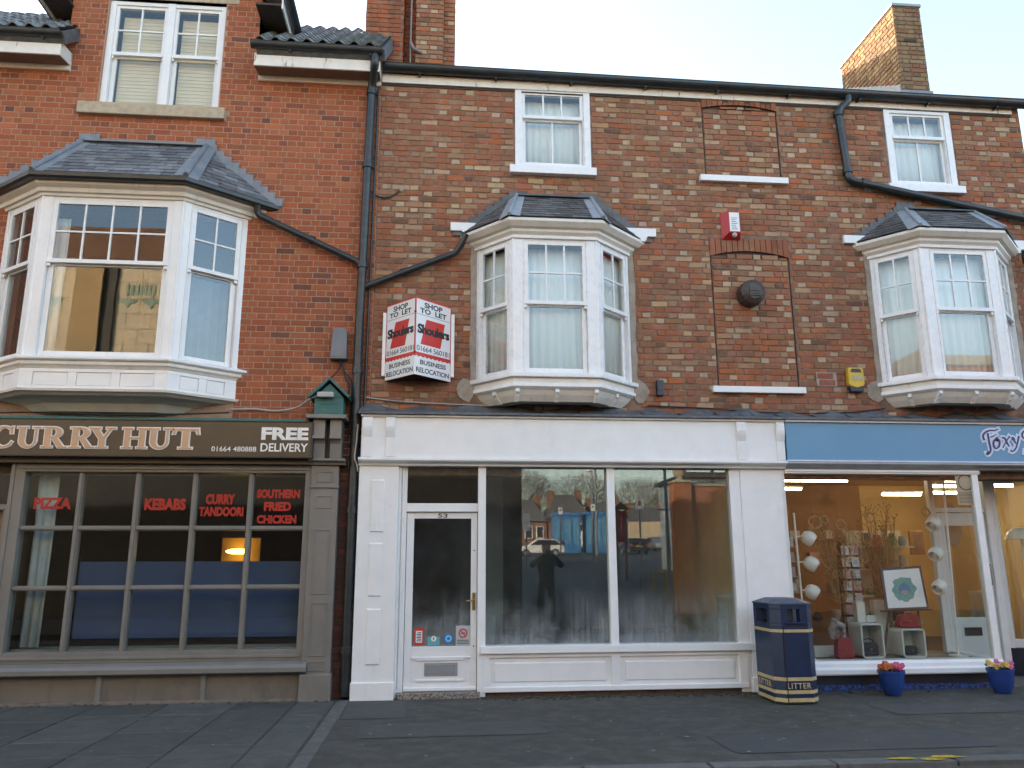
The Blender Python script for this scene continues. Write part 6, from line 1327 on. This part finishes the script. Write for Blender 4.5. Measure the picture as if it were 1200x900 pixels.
# far row of houses
for i, (px0, px1, ptop) in enumerate(((598, 640, 583), (642, 690, 577), (690, 735, 586), (736, 790, 592))):
    Y = 96; x0, zt_ = MX(px0, ptop, Y); x1, _ = MX(px1, ptop, Y); h = thing('far_house', ('red brick house with a dark roof left of the blue kiosks', 'dark roofed brick house with two chimneys behind the blue kiosks', 'low dark roofed house behind the lamp posts', 'pale stone house behind the silver car')[i]+', mirrored', 'house', ((x0+x1)/2, -Y, 3.3))
    ze = 3.3+(zt_-3.3)*.52
    MB().box(x0, x1, -Y-8, -Y, 2.5, ze).obj('wall', FARBRICK if i < 3 else STONE, h)
    r_ = MB(); r_.add([(x0-.4, -Y+.4, ze), (x1+.4, -Y+.4, ze), (x1+.4, -Y-8.4, ze), (x0-.4, -Y-8.4, ze), (x0+1.5, -Y-4, zt_), (x1-1.5, -Y-4, zt_)], [(0, 1, 5, 4), (1, 2, 5), (2, 3, 4, 5), (3, 0, 4), (3, 2, 1, 0)]); ro = r_.obj('roof', SLATE2, h)
    for k in range(2): xx = x0+(x1-x0)*(.15+.7*k); MB().box(xx-.45, xx+.45, -Y-4.4, -Y-3.6, ze, zt_+.55).obj('chimney', FARBRICK, ro)
    for k in range(3): xx = x0+(x1-x0)*(.2+.3*k); w_ = MB().box(xx-.5, xx+.5, -Y, -Y+.1, ze-2.2, ze-.6).obj('window', OLDWHITE, h); MB().box(xx-.38, xx+.38, -Y+.1, -Y+.12, ze-2.1, ze-.7).obj('pane', INK, w_)
# far trees, bare in winter
BARK = pm('bark', (.10, .085, .07), (.07, .06, .05), 6, rough=.95); TWG = pm('winter_twigs', (.19, .18, .165), (.15, .14, .13), .5, rough=.95)
def far_tree(x, y, h, r, lab):
    z = CARZ(y); t = thing('bare_tree', lab, 'tree', (x, y, z), 'bare winter trees behind the far houses')
    m = MB(); m.tube([(x, y, z-.5), (x+.2, y, z+h*.3), (x, y, z+h*.6)], [.5, .36, .15], 8)
    for k in range(9): a = k*2.4; m.tube([(x+.1, y, z+h*(.28+.03*k)), (x+r*.5*math.cos(a), y+r*.5*math.sin(a), z+h*(.5+.03*k)), (x+r*.85*math.cos(a), y+r*.85*math.sin(a), z+h*(.62+.03*k))], [.16, .09, .03], 5)
    m.obj('trunk', BARK, t, smooth=True); c = MB()
    for k in range(4200):
        while True:
            p = Vector((rnd.uniform(-1, 1), rnd.uniform(-1, 1), rnd.uniform(-1, 1)))
            if .25 < p.length < 1: break
        q = Vector((x+p.x*r, y+p.y*r, z+h*.62+p.z*h*.38)); d = (p+Vector((rnd.uniform(-.6, .6), rnd.uniform(-.6, .6), rnd.uniform(0, .8)))).normalized()*rnd.uniform(.5, 1.2); s_ = d.cross(Vector((rnd.random(), rnd.random(), 1))).normalized()*.05
        c.add([q-s_, q+d, q+s_], [(0, 1, 2)])
    c.obj('crown', TWG, t, fix=False)
for i, (px, pt, Y, r) in enumerate(((612, 552, 120, 5.5), (680, 556, 125, 6.5), (748, 562, 120, 6))):
    x, zt_ = MX(px, pt, Y); far_tree(x, -Y, zt_-CARZ(-Y), r, ('bare tree mirrored left of the house chimneys', 'bare tree mirrored between the lamp post and chimneys', 'bare tree mirrored above the red and white sign')[i])
# kiosks, lamp posts, signs, rail, cars
KB = pm('kiosk_blue', (.03, .14, .36), (.04, .17, .40), 5, rough=.5)
for i, (p0, p1, pt) in enumerate(((650, 680, 601), (687, 713, 600))):
    Y = 70; x0, zt_ = MX(p0, pt, Y); x1, _ = MX(p1, pt, Y); z0 = CARZ(-Y); k = thing('blue_kiosk', ('large blue kiosk mirrored in the middle of the left steamed pane', 'blue kiosk mirrored beside the shop window mullion')[i], 'kiosk', ((x0+x1)/2, -Y, z0))
    MB().box(x0, x1, -Y-2.4, -Y, z0, zt_-.3).obj('kiosk_body', KB, k, bevel=.04); MB().box(x0-.15, x1+.15, -Y-2.5, -Y+.15, zt_-.3, zt_).obj('kiosk_roof', KB, k, bevel=.05)
    for q in range(3): xx = x0+(x1-x0)*(q+.5)/3; MB().box(xx-.3, xx+.3, -Y+.0, -Y+.03, z0+.9, zt_-.6).obj('kiosk_panel', pm('kiosk_panel', (.10, .26, .42), rough=.3), k)
for i, (px, pt, Y) in enumerate(((693, 552, 48), (697, 546, 52), (778, 545, 30), (833, 545, 22))):
    x, zt_ = MX(px, pt, Y); zt_ = max(zt_, 6.5 if i < 3 else 5.2); z0 = CARZ(-Y); t = thing('lamp_post', ('grey lamp post with a ball lamp mirrored left of the mullion', 'taller grey lamp post mirrored beside the ball lamp', 'grey post mirrored left of the ball topped pier', 'dark post mirrored in front of the white house')[i], 'lamp post', (x, -Y, z0))
    MB().tube([(x, -Y, z0), (x, -Y, zt_)], [.11, .07], 8).obj('post', GREYBOX, t, smooth=True); MB().ball((x-.25, -Y, zt_), .16, 6, (1.6, 1, .7)).obj('lamp_head', UPVC, t, smooth=True)
    MB().box(x-.45, x+.35, -Y-.03, -Y+.03, zt_-2.6, zt_-2.52).obj('cross_arm', GREYBOX, t)
def post_sign(px0, px1, py0, py1, Y, lab, mat, mark=None):
    x0, z1 = MX(px0, py0, Y); x1, z0 = MX(px1, py1, Y); g0 = CARZ(-Y); t = thing('post_sign', lab, 'sign', ((x0+x1)/2, -Y, g0))
    MB().tube([((x0+x1)/2, -Y-.05, g0), ((x0+x1)/2, -Y-.05, z0+.1)], .05, 8).obj('post', GREYBOX, t); MB().box(x0, x1, -Y-.03, -Y, z0, z1).obj('sign_plate', mat, t)
    if mark: cx_, cz_, u = (x0+x1)/2, z0+(z1-z0)*.62, (x1-x0)*.2; MB().box(cx_-u, cx_+u, -Y, -Y+.01, cz_-u, cz_+u).obj('sign_mark', mark, t)
post_sign(612.5, 621, 602, 622, 40, 'tall white notice sign mirrored at the edge of the dark front', SIGNWHITE); post_sign(654, 659, 595, 603, 45, 'small white sign mirrored above the left kiosk', SIGNWHITE, INK)
post_sign(692, 697, 591, 599, 45, 'small white sign mirrored on the lamp post', SIGNWHITE, INK); post_sign(744, 754, 585, 597, 40, 'white sign with a red mark mirrored right of the mullion', SIGNWHITE, REDSIGN)
x0, z1 = MX(720, 594, 30); x1, z0 = MX(735, 637, 30); g0 = CARZ(-30); nb_ = thing('notice_board', 'brown gabled notice board mirrored right of the mullion', 'notice board', ((x0+x1)/2, -30, g0))
for x in (x0+.06, x1-.06): MB().box(x-.06, x+.06, -30.1, -30, g0, z1-.1).obj('board_post', WOODE, nb_)
MB().prism([(x0-.15, z1-.15), (x1+.15, z1-.15), ((x0+x1)/2, z1+.25)], -30.2, -29.9).obj('board_roof', WOODE, nb_); MB().box(x0+.13, x1-.13, -30.06, -30.0, g0+(z1-g0)*.52, z1-.2).obj('board_face', RED, nb_); MB().box(x0+.3, x1-.3, -30.0, -29.99, g0+(z1-g0)*.62, z1-.5).obj('board_paper', SIGNWHITE, nb_)
x0, z0 = MX(765, 650, 22); x1, z1 = MX(777, 630, 22); rl = MB(); za = -.0; rl.tube([(x0, -22, .1), (x0, -22, .95), (x0+.06, -22, 1.02), (x1-.06, -22, 1.02), (x1, -22, .95), (x1, -22, .1)], .045, 8); tag(rl.obj('hoop_rail', YELLOWP, smooth=True), 'yellow hoop rail mirrored low in the right steamed pane', 'rail')
sw = thing('stone_wall', 'low pale stone wall mirrored behind the parked cars', 'wall', (15, -90, 3)); x0, _ = MX(737, 610, 88); x1, _ = MX(800, 610, 88); MB().box(x0, x1, -88.6, -88, 2.5, 6.2).obj('wall_body', STONE, sw)
def car(x, y, ang, body, lab, van=False, plate=YELLOWP):
    z = CARZ(y); t = thing('parked_van' if van else 'parked_car', lab, 'van' if van else 'car', (x, y, z), 'cars parked across the street')
    M = Matrix.Translation((x, y, z)) @ Matrix.Rotation(ang, 4, 'Z')
    pr_ = [(-2.1, .35), (-2.15, .75), (-1.95, 1.0), (-1.35, 1.55), (.3, 1.58), (1.1, 1.05), (1.95, .9), (2.1, .6), (2.05, .35)] if not van else [(-2.4, .35), (-2.4, 2.1), (.9, 2.2), (1.6, 1.35), (2.3, 1.15), (2.4, .6), (2.35, .35)]
    b = MB(M).prism(pr_, -.85, .85).obj('body', body, t, bevel=.08)
    gl_ = [(-1.75, 1.02), (-1.3, 1.48), (.25, 1.5), (.9, 1.05)] if not van else [(.2, 1.3), (.2, 1.95), (.85, 2.0), (1.4, 1.38)]
    MB(M).prism(gl_, -.87, .87).obj('side_window', INK, t)
    rx = -1.72 if not van else -2.42
    MB(M).box(rx-.42 if not van else rx, rx-.3 if not van else rx+.03, -.6, .6, 1.1, 1.4).obj('rear_window', INK, t); MB(M).box(-2.2, -2.12, -.26, .26, .72, .84).obj('number_plate', plate, t)
    for s_ in (-1, 1): MB(M).box(-2.2, -2.1, s_*.7-.1, s_*.7+.1, .8, .95).obj('tail_light', RED, t); MB(M).box(2.02, 2.12, s_*.65-.14, s_*.65+.14, .65, .8).obj('headlight', SIGNWHITE, t)
    for sx in (-1.3, 1.3):
        for s_ in (-1, 1):
            w_ = MB(M).lathe([(.0, -.1), (.33, -.1), (.35, -.06), (.35, .06), (.33, .1), (0, .1)], (sx, s_*.8, .35), 18, axis='y').obj('wheel', BLACKIRON, t); MB(M).lathe([(0, -.11), (.2, -.105), (.2, .105), (0, .11)], (sx, s_*.8, .35), 12, axis='y').obj('rim', STEEL, w_)
CW = pm('car_white', (.75, .75, .74), rough=.25, bump=0); CS = pm('car_silver', (.50, .52, .53), rough=.25, metal=.4, bump=0); CD = pm('car_dark', (.02, .03, .03), rough=.2, bump=0)
x, _ = MX(632, 625, 62); car(x, -62, R(180), CW, 'white car parked side on, mirrored beside the notice sign'); x, _ = MX(682, 620, 80); car(x, -80, R(90), CW, 'white van mirrored between the two blue kiosks', True)
x, _ = MX(742, 625, 66); car(x, -66, R(-90), CD, 'dark car with a yellow number plate mirrored right of the mullion'); x, _ = MX(770, 622, 78); car(x, -78, R(90), CS, 'silver car mirrored behind the yellow rail')
# the person taking the photograph, mirrored as a dark silhouette
pe = thing('person', 'person in a dark coat holding a camera up to the face, mirrored as a silhouette', 'person', (2.45, -8.9, 0))
def skin(name, pts, edges, rad, mat, parent, root=0, sub=1):
    me = bpy.data.meshes.new(name); me.from_pydata(pts, edges, []); me.materials.append(mat); o = link(name, me, parent)
    s_ = o.modifiers.new('skin', 'SKIN'); me.skin_vertices.new(name='s') if not me.skin_vertices else None
    for i, r_ in enumerate(rad): v = me.skin_vertices[0].data[i]; v.radius = (r_ if isinstance(r_, tuple) else (r_, r_)); v.use_root = i == root
    if sub: q = o.modifiers.new('sub', 'SUBSURF'); q.levels = sub; q.render_levels = sub
    return o
X, Yp = 2.45, -8.9
J = [(X, Yp, .98), (X, Yp, 1.2), (X, Yp, 1.45), (X, Yp, 1.56), (X, Yp+.02, 1.66), (X, Yp+.02, 1.80),
     (X-.19, Yp, 1.46), (X-.36, Yp+.14, 1.32), (X-.10, Yp+.33, 1.58), (X+.19, Yp, 1.46), (X+.36, Yp+.14, 1.32), (X+.10, Yp+.33, 1.58),
     (X-.10, Yp, .92), (X-.13, Yp+.02, .50), (X-.13, Yp-.02, .08), (X-.14, Yp+.14, .03), (X+.10, Yp, .92), (X+.14, Yp+.02, .50), (X+.14, Yp-.02, .08), (X+.15, Yp+.14, .03)]
E_ = [(0, 1), (1, 2), (2, 3), (3, 4), (4, 5), (2, 6), (6, 7), (7, 8), (2, 9), (9, 10), (10, 11), (0, 12), (12, 13), (13, 14), (14, 15), (0, 16), (16, 17), (17, 18), (18, 19)]
rad = [(.18, .14), (.17, .13), (.19, .13), .065, .10, .085, .09, .065, .04, .09, .065, .04, .10, .075, .05, .04, .10, .075, .05, .04]
COAT = pm('dark_coat', (.018, .018, .02), (.025, .025, .028), 10, rough=.9); SKIN_ = pm('skin', (.45, .26, .18), rough=.55)
skin('body', J, E_, rad, COAT, pe)
hd_ = MB().ball((X, Yp+.04, 1.72), .105, 10, (.9, 1.0, 1.15)).ball((X, Yp+.145, 1.70), .02, 6, (.8, 1, 1.3)); hd_.obj('face', SKIN_, pe, smooth=True); MB().ball((X, Yp+.015, 1.755), .112, 10, (.93, 1, 1.05)).obj('hair', pm('dark_hair', (.03, .022, .018), rough=.9), pe, smooth=True)
for s_ in (-1, 1):
    m = MB(); m.ball((X+s_*.085, Yp+.35, 1.62), .04, 8, (.6, .7, 1.1))
    for k in range(4): m.tube([(X+s_*.08, Yp+.36, 1.60+.022*k), (X+s_*.06, Yp+.40, 1.605+.022*k), (X+s_*.03, Yp+.405, 1.61+.02*k)], [.010, .009, .007], 6)
    m.tube([(X+s_*.08, Yp+.34, 1.59), (X+s_*.05, Yp+.33, 1.575), (X+s_*.02, Yp+.34, 1.58)], [.012, .01, .008], 6); m.obj('hand', SKIN_, pe, smooth=True)
cm = thing('camera_body', 'small dark camera held up by the mirrored person', 'camera', (X, Yp+.37, 1.6)); MB().box(X-.055, X+.055, Yp+.345, Yp+.375, 1.6, 1.67).obj('camera_case', INK, cm, bevel=.005); MB().lathe([(0, .0), (.025, .0), (.025, .035), (0, .04)], (X, Yp+.375, 1.635), 14, axis='y').obj('lens', BLACKIRON, cm)
